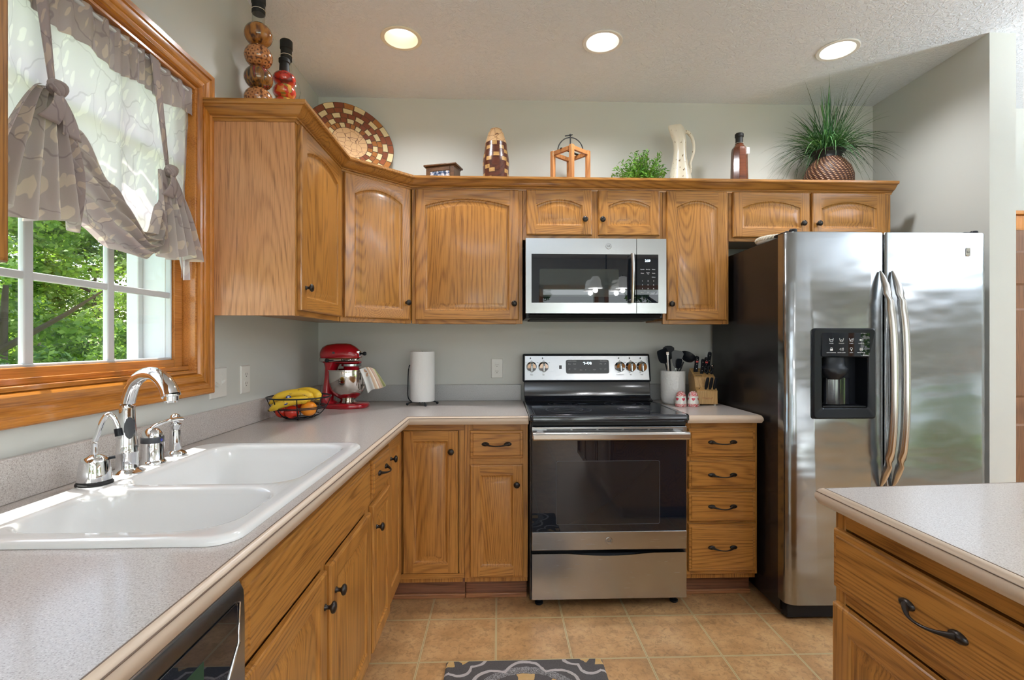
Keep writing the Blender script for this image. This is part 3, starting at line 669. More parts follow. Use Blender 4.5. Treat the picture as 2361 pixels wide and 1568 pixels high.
# filtered-water tap
wx, wy = .112, -1.797
t_ = thing('water_tap', 'small chrome filtered-water tap with thin bent spout, nearest fitting', 'tap', (wx, wy, DZ))
b = MB(); b.lathe([(0, 0), (.037, 0), (.037, .004), (.0345, .006), (.034, .010)], (wx, wy, DZ), n=28, mi=0); b.build('gasket', 'rubber', t_, smooth=40)
b = MB(); b.lathe([(0, .006), (.034, .006), (.0335, .02), (.029, .055), (.027, .062), (.022, .066), (.018, .067), (.012, .0705), (0, .072)], (wx, wy, DZ), n=32); b.build('base', 'chrome', t_, smooth=50)
W0 = Vector((wx, wy, DZ)); Dw = Vector((.75, .25, 0)).normalized()
pp = smooth_pts([W0+Vector((0, 0, .066)), W0+Vector((0, 0, .098)), W0+Dw*.006+Vector((0, 0, .118)), W0+Dw*.016+Vector((0, 0, .150)), W0+Dw*.026+Vector((0, 0, .164)), W0+Dw*.036+Vector((0, 0, .159)), W0+Dw*.044+Vector((0, 0, .140)), W0+Dw*.047+Vector((0, 0, .126))], 5)
b = MB(); b.tube(pp, .0062, 12); b.build('spout', 'chrome', t_, smooth=70)
b = MB(); b.tube([pp[-1]+Vector((-.001, 0, .004)), pp[-1]+Vector((.0025, 0, -.014))], .0085, 14); b.build('spout_tip', 'black_plastic', t_, smooth=40)
b = MB(); b.tube([W0+Vector((.02, .012, .058)), W0+Vector((.034, .020, .060))], .004, 8); b.build('lever', 'black_plastic', t_, smooth=40)

# ------------------------------------------------------------------ dishwasher
dw = thing('dishwasher', 'stainless dishwasher with black control strip under the worktop', 'dishwasher', (.3, -2.44, 0))
b = MB(); b.box((.03, -2.742, .01), (.60, -2.138, .868)); b.build('tub', 'black_matte', dw)
b = MB(); prof = [(.601, .12), (.640, .12), (.640, .700), (.640, .790), (.638, .835), (.630, .852), (.618, .858), (.601, .858)]
b.loops([[(x, y, z) for x, z in prof] for y in (-2.740, -2.142)], cap0=True, cap1=True); b.build('door', 'stainless_v', dw, bevel=.003)
b = MB()
q = [(.6405, y, z) for y, z in ((-2.70, .700), (-2.215, .700), (-2.168, .758), (-2.168, .826), (-2.70, .826))]
b.prism(q, (.0015, 0, 0)); b.build('control_panel', 'black_glass', dw)
q2 = [(.6422, y, z) for y, z in ((-2.70, .700), (-2.215, .700), (-2.168, .758), (-2.168, .826))]
b = MB(); b.tube(q2, .0028, 10); b.build('panel_trim', 'chrome', dw, smooth=60)
b = MB(); b.box((.642, -2.36, .752), (.6428, -2.27, .79)); b.build('display', 'lcd_green', dw)
text(dw, 'NORMAL WASH', (.6425, -2.315, .732), .011, (0, 1, 0), (1, 0, 0), 'print_white')
b = MB(); b.box((.50, -2.74, .0), (.56, -2.14, .11)); b.build('kick_plate', 'black_plastic', dw)

# ------------------------------------------------------------------ stove
rx0, rx1 = 1.2245, 1.985
st = thing('electric_range', 'freestanding stainless range with black glass cooktop and oven door', 'stove', (1.6, -.35, 0))
b = MB(); b.box((rx0+.003, -.645, .035), (rx1-.003, -.03, .898)); b.build('body', 'enamel', st, bevel=.003)
for x in (rx0+.05, rx1-.05):
    for y in (-.615, -.08): b = MB(); b.lathe([(0, 0), (.016, 0), (.020, .004), (.020, .012), (.010, .016), (.010, .036)], (x, y, .0), n=16); b.build('levelling_foot', 'black_plastic', st, smooth=40)
b = MB(); zt = .926
def rr(i, z, r=.018): return rrect(rx0+i, -.700+i, rx1-i, -.075, r, z, 5)
b.loops([rr(.004, .893), rr(0, .897), rr(0, .915), rr(.002, .9225), rr(.006, zt), rr(.022, zt), rr(.026, zt-.003), rr(.03, zt-.0035)], cap0=True, cap1=True); b.build('cooktop_frame', 'enamel', st, smooth=35)
b = MB(); b.loops([rrect(rx0+.030, -.668, rx1-.030, -.165, .008, z, 3) for z in (zt-.0033, zt-.0015)], cap0=True, cap1=True); b.build('cooktop_glass', 'black_glass', st)
b = MB()
for cx, cy, r0 in ((rx0+.21, -.50, .115), (rx1-.21, -.50, .085), (rx0+.21, -.27, .080), (rx1-.21, -.27, .105)):
    for r in (r0, r0*.62): b.lathe([(r, 0), (r+.0015, 0), (r+.0015, .0003), (r, .0003)], (cx, cy, zt-.0013), n=48, caps=False)
b.build('burner_marking', plain('burner_grey', (.09, .09, .10), .3).name, st)
# backguard
b = MB(); prof = [(-.03, .90), (-.165, .927), (-.152, .932), (-.120, .940), (-.108, .952), (-.098, 1.025), (-.092, 1.036), (-.03, 1.036)]
b.loops([[(x, y, z) for y, z in prof] for x in (rx0+.004, rx1-.010)], cap0=True, cap1=True); b.build('backguard', 'enamel', st, bevel=.003)
def panel(i, z0, z1, y0, y1, c):             # slanted control head
    return [(rx0-.004+i, y0-c, z0+i), (rx1-.002-i, y0-c, z0+i), (rx1-.006-i, y1-c, z1-i), (rx0-.002+i, y1-c, z1-i)]
def head(mb, i, c0, c1):
    mb.loops([panel(i, 1.032, 1.197, -.100, -.078, c0), panel(i, 1.032, 1.197, -.100, -.078, c1)], cap0=True, cap1=True)
b = MB(); head(b, 0, -.06, 0); b.build('control_head', 'black_plastic', st, bevel=.008)
b = MB(); head(b, .011, 0, .003); b.build('control_panel', 'stainless', st, bevel=.002)
FH = Fr((0, -.1025, 1.035), (1, 0, 0), (0, -1, 0)); tilt = (.1-.078)/.165
def hp(x, z, c=0): return (x, -.1035+(z-1.032)*tilt-c, z)
hn = Vector((0, -1, -tilt)).normalized()
b = MB(); b.loops([[hp(p.x, p.y, c) for p in rrect(1.476, 1.082, 1.732, 1.163, .012, 0, 4)] for c in (0, .002)], cap0=True, cap1=True); b.build('display_panel', 'dark_grey', st)
U = (1, 0, 0)
text(st, '2:59', hp(1.603, 1.138, .0024), .030, U, hn, 'lcd', 'clock_digits')
for s2, x, z, sz in (('Cooking Options', 1.512, 1.155, .0075), ('Oven Settings', 1.700, 1.155, .0075), ('Bake', 1.497, 1.138, .0075), ('Broil', 1.528, 1.138, .0075), ('Timer\nOn/Off', 1.683, 1.137, .006), ('Set\nClock', 1.710, 1.137, .006), ('Self\nClean', 1.497, 1.106, .006), ('Oven\nLight', 1.530, 1.106, .006), ('Start', 1.565, 1.103, .0075), ('+', 1.593, 1.103, .012), ('-', 1.618, 1.103, .012), ('Cancel\nOff', 1.645, 1.103, .006), ('Warm\nOn', 1.683, 1.106, .006), ('Lock\nOven', 1.710, 1.106, .006)):
    text(st, s2, hp(x, z, .0022), sz, U, hn, 'print_white')
b = MB()
for z0, w_ in ((1.112, .015),): b.loops([[hp(x, z, c) for x, z in ((1.436, 1.109), (1.451, 1.109), (1.451, 1.130), (1.436, 1.130))] for c in (0, .0015)], cap0=True, cap1=True)
b.build('lock_button', 'dark_grey', st)
for x, lb in ((1.273, 'Front'), (1.344, 'Rear'), (1.797, 'Warming Zone'), (1.862, 'Rear'), (1.927, 'Front')):
    k = MB(); c0 = Vector(hp(x, 1.122, .0005)); k.lathe([(.031, 0), (.031, .003), (.0285, .006), (.027, .020), (.025, .024), (.0, .024)], c0, hn, 28)
    kk = k.build('knob', 'chrome', st, smooth=40)
    k = MB(); p = c0+hn*.024
    k.M = Matrix.Translation(p)
    k.box((-.0065, -.012, -.026), (.0065, .002, .026)); g = k.build('grip', 'stainless_v', kk, bevel=.004)
    k = MB(Matrix.Translation(p)); k.box((-.0015, -.0128, .010), (.0015, -.0119, .024)); k.build('pointer', 'black_matte', kk)
    text(st, lb, hp(x, 1.075, .001), .007, U, hn, 'print_grey'); text(st, 'Off', hp(x, 1.158, .001), .006, U, hn, 'print_grey'); text(st, 'Lo', hp(x-.033, 1.147, .001), .006, U, hn, 'print_grey'); text(st, 'Hi', hp(x+.033, 1.147, .001), .006, U, hn, 'print_grey')
    b = MB(); b.loops([[hp(x+a_, 1.172+c_, cc_) for a_, c_ in ((-.009, -.004), (-.003, -.004), (-.003, .004), (-.009, .004))] for cc_ in (0, .001)], cap0=True, cap1=True); b.build('burner_symbol', 'print_grey', st)
# front: vent strip, door, handle, drawer
FY = -.690
b = MB(); b.box((rx0+.012, -.672, .872), (rx1-.012, -.645, .893)); b.build('vent_strip', 'black_matte', st)
dr2 = MB(); dr2.box((rx0+.012, FY+.004, .288), (rx1-.016, -.646, .870)); od = dr2.build('oven_door', 'enamel', st, bevel=.004)
b = MB(); b.box((rx0+.011, FY-.001, .376), (rx1-.015, FY+.006, .812)); b.build('door_glass', 'black_glass', od, bevel=.002)
b = MB(); b.loops([[(p.x, y, p.y) for p in rrect(1.349, .408, 1.842, .708, .010, 0, 4)] for y in (FY-.0018, FY-.001)], cap0=True, cap1=True); b.build('oven_window', 'oven_window', od)
b = MB(); b.loops([[(p.x, FY-.0022, p.y) for p in rrect(1.349+i, .408+i, 1.842-i, .708-i, .010, 0, 4)] for i in (0, .002)]); b.build('window_outline', 'dark_grey', od)
b = MB(); b.box((rx0+.011, FY-.002, .288), (rx1-.015, FY+.006, .374)); b.build('lower_trim', 'stainless', od, bevel=.002)
b = MB(); b.box((rx0+.011, FY-.002, .814), (rx1-.015, FY+.006, .868)); b.build('upper_trim', 'stainless', od, bevel=.002)
b = MB()
for k in range(5): b.box((1.305+k*.122, FY-.0026, .853), (1.305+k*.122+.112, FY-.0018, .857))
b.build('vent_slot', 'black_matte', od)
hd = MB(); prof = [(-.728, .812), (-.743, .814), (-.748, .822), (-.748, .840), (-.742, .850), (-.730, .851), (-.727, .846)]
hd.loops([[(x, y-.004*(1-abs(x-1.6)/.37), z) for y, z in prof] for x in (rx0+.012+i*(rx1-rx0-.028)/12 for i in range(13))], cap0=True, cap1=True)
for x in (rx0+.05, rx1-.055): hd.box((x-.016, -.73, .818), (x+.016, FY, .846))
hd.build('handle', 'handle_steel', od, bevel=.003, smooth=30)
def badge(par, c, nrm, u, r):
    k = MB(); k.lathe([(r, 0), (r, .0015), (r*.9, .002), (r*.86, .0012), (0, .0012)], c, nrm, 32); o = k.build('round_badge', 'stainless', par, smooth=40)
    text(o, 'GE', Vector(c)+Vector(nrm)*.0014, r*1.1, u, nrm, 'print_grey'); return o
badge(od, (1.6, FY-.002, .331), (0, -1, 0), U, .017)
b = MB(); n = 24; L = []
for c_ in (0, 1):
    pass
y0, y1 = FY-.002, FY+.010
topc = [(rx0+.012+(rx1-rx0-.028)*i/n, .272-(.012*max(0, math.cos((i/n-.5)*PI/.55)) if abs(i/n-.5) < .275 else 0)) for i in range(n+1)]
for ya, yb in ((y0, y1),):
    fr_ = [(x, ya, z) for x, z in topc]; bk = [(x, yb, z) for x, z in topc]
    b.loops([fr_, [(x, ya, .058) for x, z in topc], [(x, yb, .058) for x, z in topc], bk, fr_], closed=False)
    b.poly([(topc[0][0], ya, topc[0][1]), (topc[0][0], yb, topc[0][1]), (topc[0][0], yb, .058), (topc[0][0], ya, .058)]); b.poly([(topc[-1][0], ya, topc[-1][1]), (topc[-1][0], yb, topc[-1][1]), (topc[-1][0], yb, .058), (topc[-1][0], ya, .058)])
b.build('storage_drawer', 'stainless', st)
b = MB(); b.box((rx0+.014, FY+.012, .06), (rx1-.018, -.646, .268)); b.build('drawer_box', 'black_plastic', st)

# ------------------------------------------------------------------ microwave
mw = thing('microwave', 'stainless over-the-range microwave with dark glass door', 'microwave', (1.59, -.2, 1.40))
mx0, mx1, my = 1.2215, 1.968, -.410
b = MB(); b.box((mx0+.004, -.36, 1.395), (mx1-.004, -.01, 1.818)); b.build('case', 'black_plastic', mw, bevel=.003)
b = MB(); b.prism([(mx0+.02, -.36, 1.396), (mx0+.02, -.395, 1.412), (mx0+.02, -.36, 1.425)], (mx1-mx0-.04, 0, 0)); b.box((mx0+.03, -.30, 1.388), (mx1-.03, -.06, 1.395)); b.build('vent_grille', 'black_matte', mw)
sp = 1.809
def ring(mb, x0, x1, z0, z1, hx0, hx1, hz0, hz1, ya, yb, r=.012, right=True, left=True):
    pass
def framed(name, x0, x1, z0, z1, gx0, gx1, gz0, gz1):
    mb = MB(); mb.box((x0, my, z0), (gx0, -.361, z1)); mb.box((gx1, my, z0), (x1, -.361, z1)) if gx1 < x1-1e-4 else None
    mb.box((gx0, my, z0), (gx1, -.361, gz0)); mb.box((gx0, my, gz1), (gx1, -.361, z1)); return mb
b = MB(); b.box((mx0, my, 1.419), (1.252, -.361, 1.814)); b.box((1.252, my, 1.419), (sp-.0015, -.361, 1.474)); b.box((1.252, my, 1.731), (sp-.0015, -.361, 1.814)); md = b.build('door', 'stainless', mw)
b = MB(); b.box((1.925, my, 1.419), (mx1, -.361, 1.814)); b.box((sp+.0015, my, 1.419), (1.925, -.361, 1.474)); b.box((sp+.0015, my, 1.731), (1.925, -.361, 1.814)); mp = b.build('control_surround', 'stainless', mw)
b = MB(); b.box((1.2525, my+.001, 1.4745), (sp-.002, -.362, 1.7305)); b.build('door_glass', 'black_glass', md)
b = MB(); b.box((sp+.002, my+.001, 1.4745), (1.9245, -.362, 1.7305)); b.build('keypad', 'black_glass', mp)
b = MB(); b.loops([[(p.x, y, p.y) for p in rrect(1.294, 1.506, 1.714, 1.652, .010, 0, 4)] for y in (my+.0002, my+.001)], cap0=True, cap1=True); b.build('door_window', 'micro_window', md)
b = MB(); hpts = [(1.779, my-.030-.014*math.cos(t*PI/2), 1.6015+.128*t) for t in (k/8-1 for k in range(17))]
b.tube(hpts, .013, 12, flat=.75); b.tube([(1.779, my, 1.715), (1.779, my-.032, 1.718)], .009, 10); b.tube([(1.779, my, 1.488), (1.779, my-.032, 1.485)], .009, 10); b.build('handle', 'handle_steel', md, smooth=60)
badge(md, (1.660, my-.0003, 1.774), (0, -1, 0), U, .016)
N_ = (0, -1, 0)
text(mp, '2:59', (1.868, my+.0004, 1.697), .017, U, N_, 'lcd', 'clock_digits')
for r_, row in enumerate((('Popcorn', 'Beverage', 'Reheat'), ('Potato', 'Frozen\nVeg', 'Snacks'), ('', '', 'Defrost'), ('1', '2', '3'), ('4', '5', '6'), ('7', '8', '9'), ('Power', '0', 'Start'))):
    for c_, s2 in enumerate(row):
        if s2: text(mp, s2, (1.840+c_*.030, my+.0006, 1.652-r_*.0205), .006 if len(s2) > 1 else .009, U, N_, 'print_white')

# ------------------------------------------------------------------ refrigerator
fg = thing('refrigerator', 'large side-by-side stainless refrigerator with black sides and ice dispenser', 'refrigerator', (2.83, -.4, 0))
qx0, qx1, qs, qz0, qz1, qy = 2.366, 3.290, 2.8105, .088, 1.762, -.845
b = MB(); b.box((2.374, -.765, .03), (3.282, -.04, 1.752)); b.build('case', 'fridge_side', fg, bevel=.004)
b = MB(); b.box((2.39, -.80, .012), (3.27, -.70, .082)); b.build('toe_grille', 'black_plastic', fg, bevel=.004)
for x in (2.42, 3.24):
    for y in (-.74, -.10): b = MB(); b.lathe([(0, 0), (.02, 0), (.02, .02), (.01, .024), (.01, .04)], (x, y, 0), n=14); b.build('levelling_foot', 'black_plastic', fg, smooth=40)
def fdoor(x0, x1, rl, rr_):
    # plan profile: rounded front corners and a gently bowed face
    P = []
    for k in range(9): t = R(90*k/8); P.append((x0+rl-rl*math.cos(t), qy+rl*.8-rl*.8*math.sin(t)))
    for k in range(1, 8): P.append((x0+rl+(x1-x0-rl-rr_)*k/8, qy-.004*math.sin(k/8*PI)))
    for k in range(9): t = R(90-90*k/8); P.append((x1-rr_+rr_*math.cos(t), qy+rr_*.8-rr_*.8*math.sin(t)))
    P += [(x1, -.770), (x0, -.770)]; return P
def fd_build(x0, x1, rl, rr_):
    P = fdoor(x0, x1, rl, rr_); cx, cy = (x0+x1)/2, -.80
    def L(i, z): return [(x+(i if x < cx else -i), y+(i if y < -.78 else 0), z) for x, y in P]
    mb = MB(); mb.loops([L(.004, qz0), L(0, qz0+.004), L(0, qz1-.006), L(.002, qz1-.002), L(.007, qz1)], cap0=True, cap1=True)
    return mb.build('door', 'stainless_fridge', fg, smooth=40)
f1 = fd_build(qx0, qs-.003, .045, .012)
k_ = MB(); k_.box((2.490, -.95, .945), (2.746, -.772, 1.31)); cut = k_.build('cutter', 'black_plastic'); bo_ = f1.modifiers.new('cut', 'BOOLEAN'); bo_.object = cut; bo_.operation = 'DIFFERENCE'; bo_.solver = 'EXACT'
bpy.context.view_layer.update(); me_ = bpy.data.meshes.new_from_object(f1.evaluated_get(bpy.context.evaluated_depsgraph_get())); f1.modifiers.clear(); f1.data = me_; bpy.data.objects.remove(cut)
f2 = fd_build(qs+.004, qx1, .012, .03)
for o, x in ((f1, 2.787), (f2, 2.842)):
    zs = [(.615+.97*t, t) for t in (k/28 for k in range(29))]
    pts = []; rr2 = []
    for z, t in zs:
        s2 = (2*t-1); bow = .055*(1-s2**4)+.006; pts.append((x+.018*(1-s2*s2), qy-bow, z)); rr2.append(.0175*(1-.75*abs(s2)**10))
    b = MB(); b.tube(pts, rr2, 16); b.build('handle', 'handle_steel', o, smooth=70)
# dispenser
dx0, dx1, dz0, dz1 = 2.474, 2.762, .925, 1.329
dy = qy-.006
ds = MB()
def rl_(i, y, r=.014): return [(p.x, y, p.y) for p in rrect(dx0+i, dz0+i, dx1-i, dz1-i, r, 0, 5)]
cav = (2.519, .972, 2.728, 1.200)
def cv(i, y): return [(p.x, y, p.y) for p in rrect(cav[0]+i, cav[1]+i, cav[2]-i, cav[3]-i, .010, 0, 5)]
ds.loops([rl_(0, qy+.003), rl_(0, dy-.004), rl_(.006, dy-.010), cv(-.004, dy-.004), cv(0, dy), cv(0, -.7735)], cap1=True)
dsp = ds.build('dispenser', 'black_plastic', f1, smooth=30)
b = MB(); b.loops([[(p.x, y, p.y) for p in rrect(2.514, 1.204, 2.731, 1.308, .004, 0, 3)] for y in (dy-.006, dy-.0095)], cap0=True, cap1=True); b.build('button_panel', 'black_glass', dsp)
b = MB(); b.loops([[(2.585+.052*math.cos(t)*(1+.25*(zz > 1.13))*s3, -.835+.040*math.sin(t)*s3, zz) for t in (PI+PI*k/10 for k in range(11))] for zz, s3 in ((1.198, .7), (1.165, .75), (1.150, 1), (1.125, 1.05), (1.100, .55))], cap0=True, cap1=True); b.build('paddle', 'black_plastic', dsp, smooth=40)
b = MB(); b.lathe([(.060, 0), (.060, .12)], (2.62, -.80, .985), n=24, caps=True, flat=.4); b.build('cavity_back', 'enamel', dsp, smooth=40)
b = MB(); b.box((2.524, -.85, .974), (2.723, -.78, .982)); b.build('drip_tray', 'black_plastic', dsp, bevel=.002)
py2 = dy-.0097
for i, (s2, x, z) in enumerate((('WATER', 2.556, 1.261), ('CRUSHED', 2.602, 1.261), ('CUBED', 2.647, 1.261), ('QUICK ICE', 2.692, 1.261), ('LOCK CONTROL', 2.556, 1.220), ('DOOR ALARM', 2.602, 1.220), ('LIGHT', 2.647, 1.220), ('WATER FILTER', 2.692, 1.220))):
    text(dsp, s2, (x, py2, z), .0055, U, N_, 'print_white')
    k = MB(); z += .015; T = .0011; y = py2-.0004
    if i == 0 or i == 1 or i == 2:
        k.tube([(x-.009, y, z+.008), (x-.006, y, z-.006), (x+.006, y, z-.006), (x+.009, y, z+.008)], T, 6)
        if i == 2: k.box((x-.005, y-.0006, z-.003), (x-.0005, y, z+.0015)); k.box((x+.001, y-.0006, z+.002), (x+.005, y, z+.006))
        elif i == 1: k.tube([(x-.004, y, z-.002), (x, y, z+.002), (x+.004, y, z-.002)], T, 6)
        else: k.tube([(x-.006, y, z+.003), (x-.002, y, z+.001), (x+.002, y, z+.003), (x+.006, y, z+.002)], T, 6)
    elif i == 3: k.box((x-.008, y-.0006, z-.003), (x-.001, y, z+.004)); k.tube([(x+.004+.004*math.cos(t), y, z+.004*math.sin(t)) for t in (2*PI*q/12 for q in range(12))], T*.8, 6, closed=True, up=(0, 1, 0))
    elif i == 4: k.box((x-.006, y-.0006, z-.006), (x+.006, y, z+.002)); k.tube([(x-.004, y, z+.002), (x-.003, y, z+.007), (x+.003, y, z+.007), (x+.004, y, z+.002)], T, 6)
    elif i == 5: k.tube([(x-.009, y, z), (x-.002, y, z+.005), (x-.002, y, z-.005)], T, 6, closed=True, up=(0, 1, 0)); k.tube([(x+.003, y, z+.005), (x+.005, y, z), (x+.003, y, z-.005)], T, 6); k.tube([(x+.007, y, z+.007), (x+.009, y, z), (x+.007, y, z-.007)], T, 6)
    elif i == 6: k.tube([(x+.005*math.cos(t), y, z+.003+.005*math.sin(t)) for t in (2*PI*q/12 for q in range(12))], T*.8, 6, closed=True, up=(0, 1, 0)); k.box((x-.002, y-.0006, z-.007), (x+.002, y, z-.002))
    else:
        for dx in (-.005, 0, .005): k.box((x+dx-.0014, y-.0006, z-.006), (x+dx+.0014, y, z+.006))
        k.box((x-.009, y-.0006, z-.002), (x+.009, y, z+.001))
    k.build('button_icon', 'print_white', dsp)
text(dsp, 'Arctica', (2.712, py2, 1.2085), .009, U, N_, 'print_white')
b = MB(); b.box((3.186, qy-.005, 1.655), (3.205, qy-.002, 1.692)); lb = b.build('logo_plate', 'chrome', f2, bevel=.002); text(lb, 'GE', (3.1955, qy-.0052, 1.673), .012, U, N_, 'print_grey')
b = MB(); b.box((2.385, -.80, 1.7615), (2.43, -.70, 1.772)); b.lathe([(0, 0), (.017, 0), (.017, .012), (.013, .016), (0, .016)], (2.41, -.815, 1.762), n=18); b.build('hinge_cover', 'black_plastic', fg, bevel=.003)
b = MB(); b.box((3.225, -.80, 1.7615), (3.275, -.66, 1.775)); b.lathe([(0, 0), (.015, 0), (.015, .012), (0, .014)], (3.255, -.815, 1.762), n=18); b.build('hinge_cover', 'black_plastic', fg, bevel=.003)

# ------------------------------------------------------------------ ceiling cans
for i, (cx, cy) in enumerate(CANS):
    c = thing('recessed_light', ['recessed ceiling light with a warm cream inside, left of the three', 'recessed white ceiling light above the stove, middle of the three', 'recessed white ceiling light nearest the partition wall'][i], 'ceiling light', (cx, cy, CZ), 'recessed lights in the ceiling')
    b = MB(); b.lathe([(.078, .001), (.096, .0), (.098, -.003), (.094, -.006), (.080, -.005), (.078, .001)], (cx, cy, CZ), n=48, caps=False); b.build('trim_ring', 'can_white' if i else 'can_warm', c, smooth=40)
    b = MB(); b.lathe([(.0785, -.003), (.074, .02), (.062, .06), (.052, .085), (0, .085)], (cx, cy, CZ), n=40, caps=False); b.build('reflector', 'can_white' if i else 'can_warm', c, smooth=60, recalc=True)
    b = MB(); b.lathe([(0, .045), (.025, .047), (.042, .055), (.050, .070), (.050, .084)], (cx, cy, CZ), n=32, caps=False); b.build('bulb', 'lamp_emit', c, smooth=60)
def spot(name, loc, power, size=R(150), col_=(.95, .97, 1)):
    d = bpy.data.lights.new(name, 'SPOT'); d.energy = power; d.spot_size = size; d.spot_blend = .9; d.shadow_soft_size = .05; d.color = col_
    o = bpy.data.objects.new(name, d); col.objects.link(o); o.location = loc; return o
for cx, cy in CANS: spot('recessed_lamp', (cx, cy, CZ-.012), 26)
for cx, cy in ((2.9, -3.6), (4.8, -3.0), (1.4, -5.0), (3.6, -5.4), (5.0, -1.2)): spot('room_lamp', (cx, cy, CZ-.02), 32)  # added fill spots without fixtures, brightening the floor and room

# dining chandelier, behind the camera (seen in the oven and microwave glass)
ch = thing('chandelier', 'hanging chandelier with white bell shades reflected in the microwave door', 'chandelier', (2.55, -4.6, 2.0))
b = MB(); b.tube([(2.55, -4.6, CZ), (2.55, -4.6, 2.15)], .008, 8); b.ball((2.55, -4.6, 2.13), .035); 
for k in range(4):
    t = PI/4+k*PI/2; c_, s_ = math.cos(t), math.sin(t)
    b.tube(smooth_pts([(2.55, -4.6, 2.12), (2.55+.12*c_, -4.6+.12*s_, 2.06), (2.55+.24*c_, -4.6+.24*s_, 2.12), (2.55+.26*c_, -4.6+.26*s_, 2.17)], 5), .006, 8)
b.build('frame', 'bronze', ch, smooth=60)
for k in range(4):
    t = PI/4+k*PI/2; x, y = 2.55+.26*math.cos(t), -4.6+.26*math.sin(t)
    b = MB(); b.lathe([(.02, .16), (.05, .15), (.068, .11), (.075, .05), (.098, 0)], (x, y, 1.99), n=28, caps=False); b.build('shade', 'lamp_glass', ch, smooth=60)
    d = bpy.data.lights.new('chandelier_lamp', 'POINT'); d.energy = 4; d.shadow_soft_size = .03; d.color = (.97, .97, 1); o = bpy.data.objects.new('chandelier_lamp', d); col.objects.link(o); o.location = (x, y, 1.96)

# uplights on poles, added out of view to brighten the ceiling
for i, (x, y) in enumerate(((4.9, -1.9), (1.0, -4.5))):
    fl_ = thing('floor_lamp', ['black uplight floor lamp in the hallway right of the island', 'black uplight floor lamp by the window wall, behind the viewer', 'black uplight floor lamp in the far left corner of the dining room'][i], 'lamp', (x, y, 0))
    b = MB(); b.lathe([(0, 0), (.14, 0), (.14, .015), (.03, .03), (.012, .04), (.012, 1.72), (0, 1.72)], (x, y, 0), n=28); b.build('pole', 'black_plastic', fl_, smooth=40)
    b = MB(); b.lathe([(.02, 1.715), (.10, 1.74), (.17, 1.80), (.165, 1.80), (.095, 1.75), (.01, 1.73)], (x, y, 0), n=32, caps=False); b.build('lamp_shade', 'white_plastic', fl_, smooth=60)
    o = spot('uplight', (x, y, 1.79), (470, 190)[i], R(160), (.86, .93, 1)); o.rotation_euler = (PI, 0, 0); o.data.shadow_soft_size = .1

# ------------------------------------------------------------------ wall plates
def plate(name, label, cat, fr, a0, a1, b0, b1, kind):
    t = thing(name, label, cat, fr((a0+a1)/2, (b0+b1)/2, 0))
    mb = MB()
    def rc(i, c): return [fr(a0+i, b0+i, c), fr(a1-i, b0+i, c), fr(a1-i, b1-i, c), fr(a0+i, b1-i, c)]
    mb.loops([rc(0, 0), rc(0, .002), rc(.003, .0055), rc(.004, .006)], cap0=True, cap1=True); mb.build('cover', 'white_plastic', t, smooth=20)
    am, bm_ = (a0+a1)/2, (b0+b1)/2
    if kind == 'outlet':
        for s_ in (-1, 1):
            mb = MB(); L = []
            for i, c in ((0, .0058), (0, .0075), (.001, .008)):
                L.append([fr(am+(.0165-i)*math.cos(q)*(1 if abs(math.cos(q)) < .8 else 1), bm_+s_*.0195+max(-.0125, min(.0125, (.0165-i)*math.sin(q))), c) for q in (2*PI*k/24 for k in range(24))])
            mb.loops(L, cap0=True, cap1=True); o = mb.build('socket', 'white_plastic', t)
            mb = MB()
            for dx in (-.006, .006): fr.box(mb, am+dx-.001, bm_+s_*.0195-.001, .0079, am+dx+.001, bm_+s_*.0195+.007, .0083)
            fr.box(mb, am-.002, bm_+s_*.0195-.009, .0079, am+.002, bm_+s_*.0195-.005, .0083); mb.build('slot', 'black_matte', o)
    else:
        for s_ in (-1, 1):
            x = am+s_*.023; mb = MB(); fr.box(mb, x-.006, bm_-.012, .0058, x+.006, bm_+.012, .0068)
            mb.loops([[fr(x-.0045, bm_-.006, .006), fr(x+.0045, bm_-.006, .006), fr(x+.0045, bm_+.006, .006), fr(x-.0045, bm_+.006, .006)], [fr(x-.004, bm_+s_*.010-.004, .019), fr(x+.004, bm_+s_*.010-.004, .019), fr(x+.004, bm_+s_*.010+.003, .021), fr(x-.004, bm_+s_*.010+.003, .021)]], cap0=True, cap1=True)
            mb.build('toggle', 'white_plastic', t)
            for dz in (-.03, .03): mb = MB(); mb.lathe([(.003, 0), (.003, .001), (0, .0012)], fr(x, bm_+dz, .0058), fr.w, 10); mb.build('screw', 'white_plastic', t)
WL = Fr((.0003, 0, 0), (0, 1, 0), (1, 0, 0)); WB = Fr((0, -.0003, 0), (1, 0, 0), (0, -1, 0))
plate('light_switch', 'white double toggle switch plate beside the window casing', 'switch', WL, -1.128, -1.014, 1.052, 1.168, 'switch')
plate('wall_outlet', 'white double outlet plate on the window wall', 'outlet', WL, -.905, -.829, 1.050, 1.168, 'outlet')
plate('wall_outlet', 'white double outlet plate on the back wall between paper towels and stove', 'outlet', WB, 1.034, 1.104, 1.050, 1.167, 'outlet')

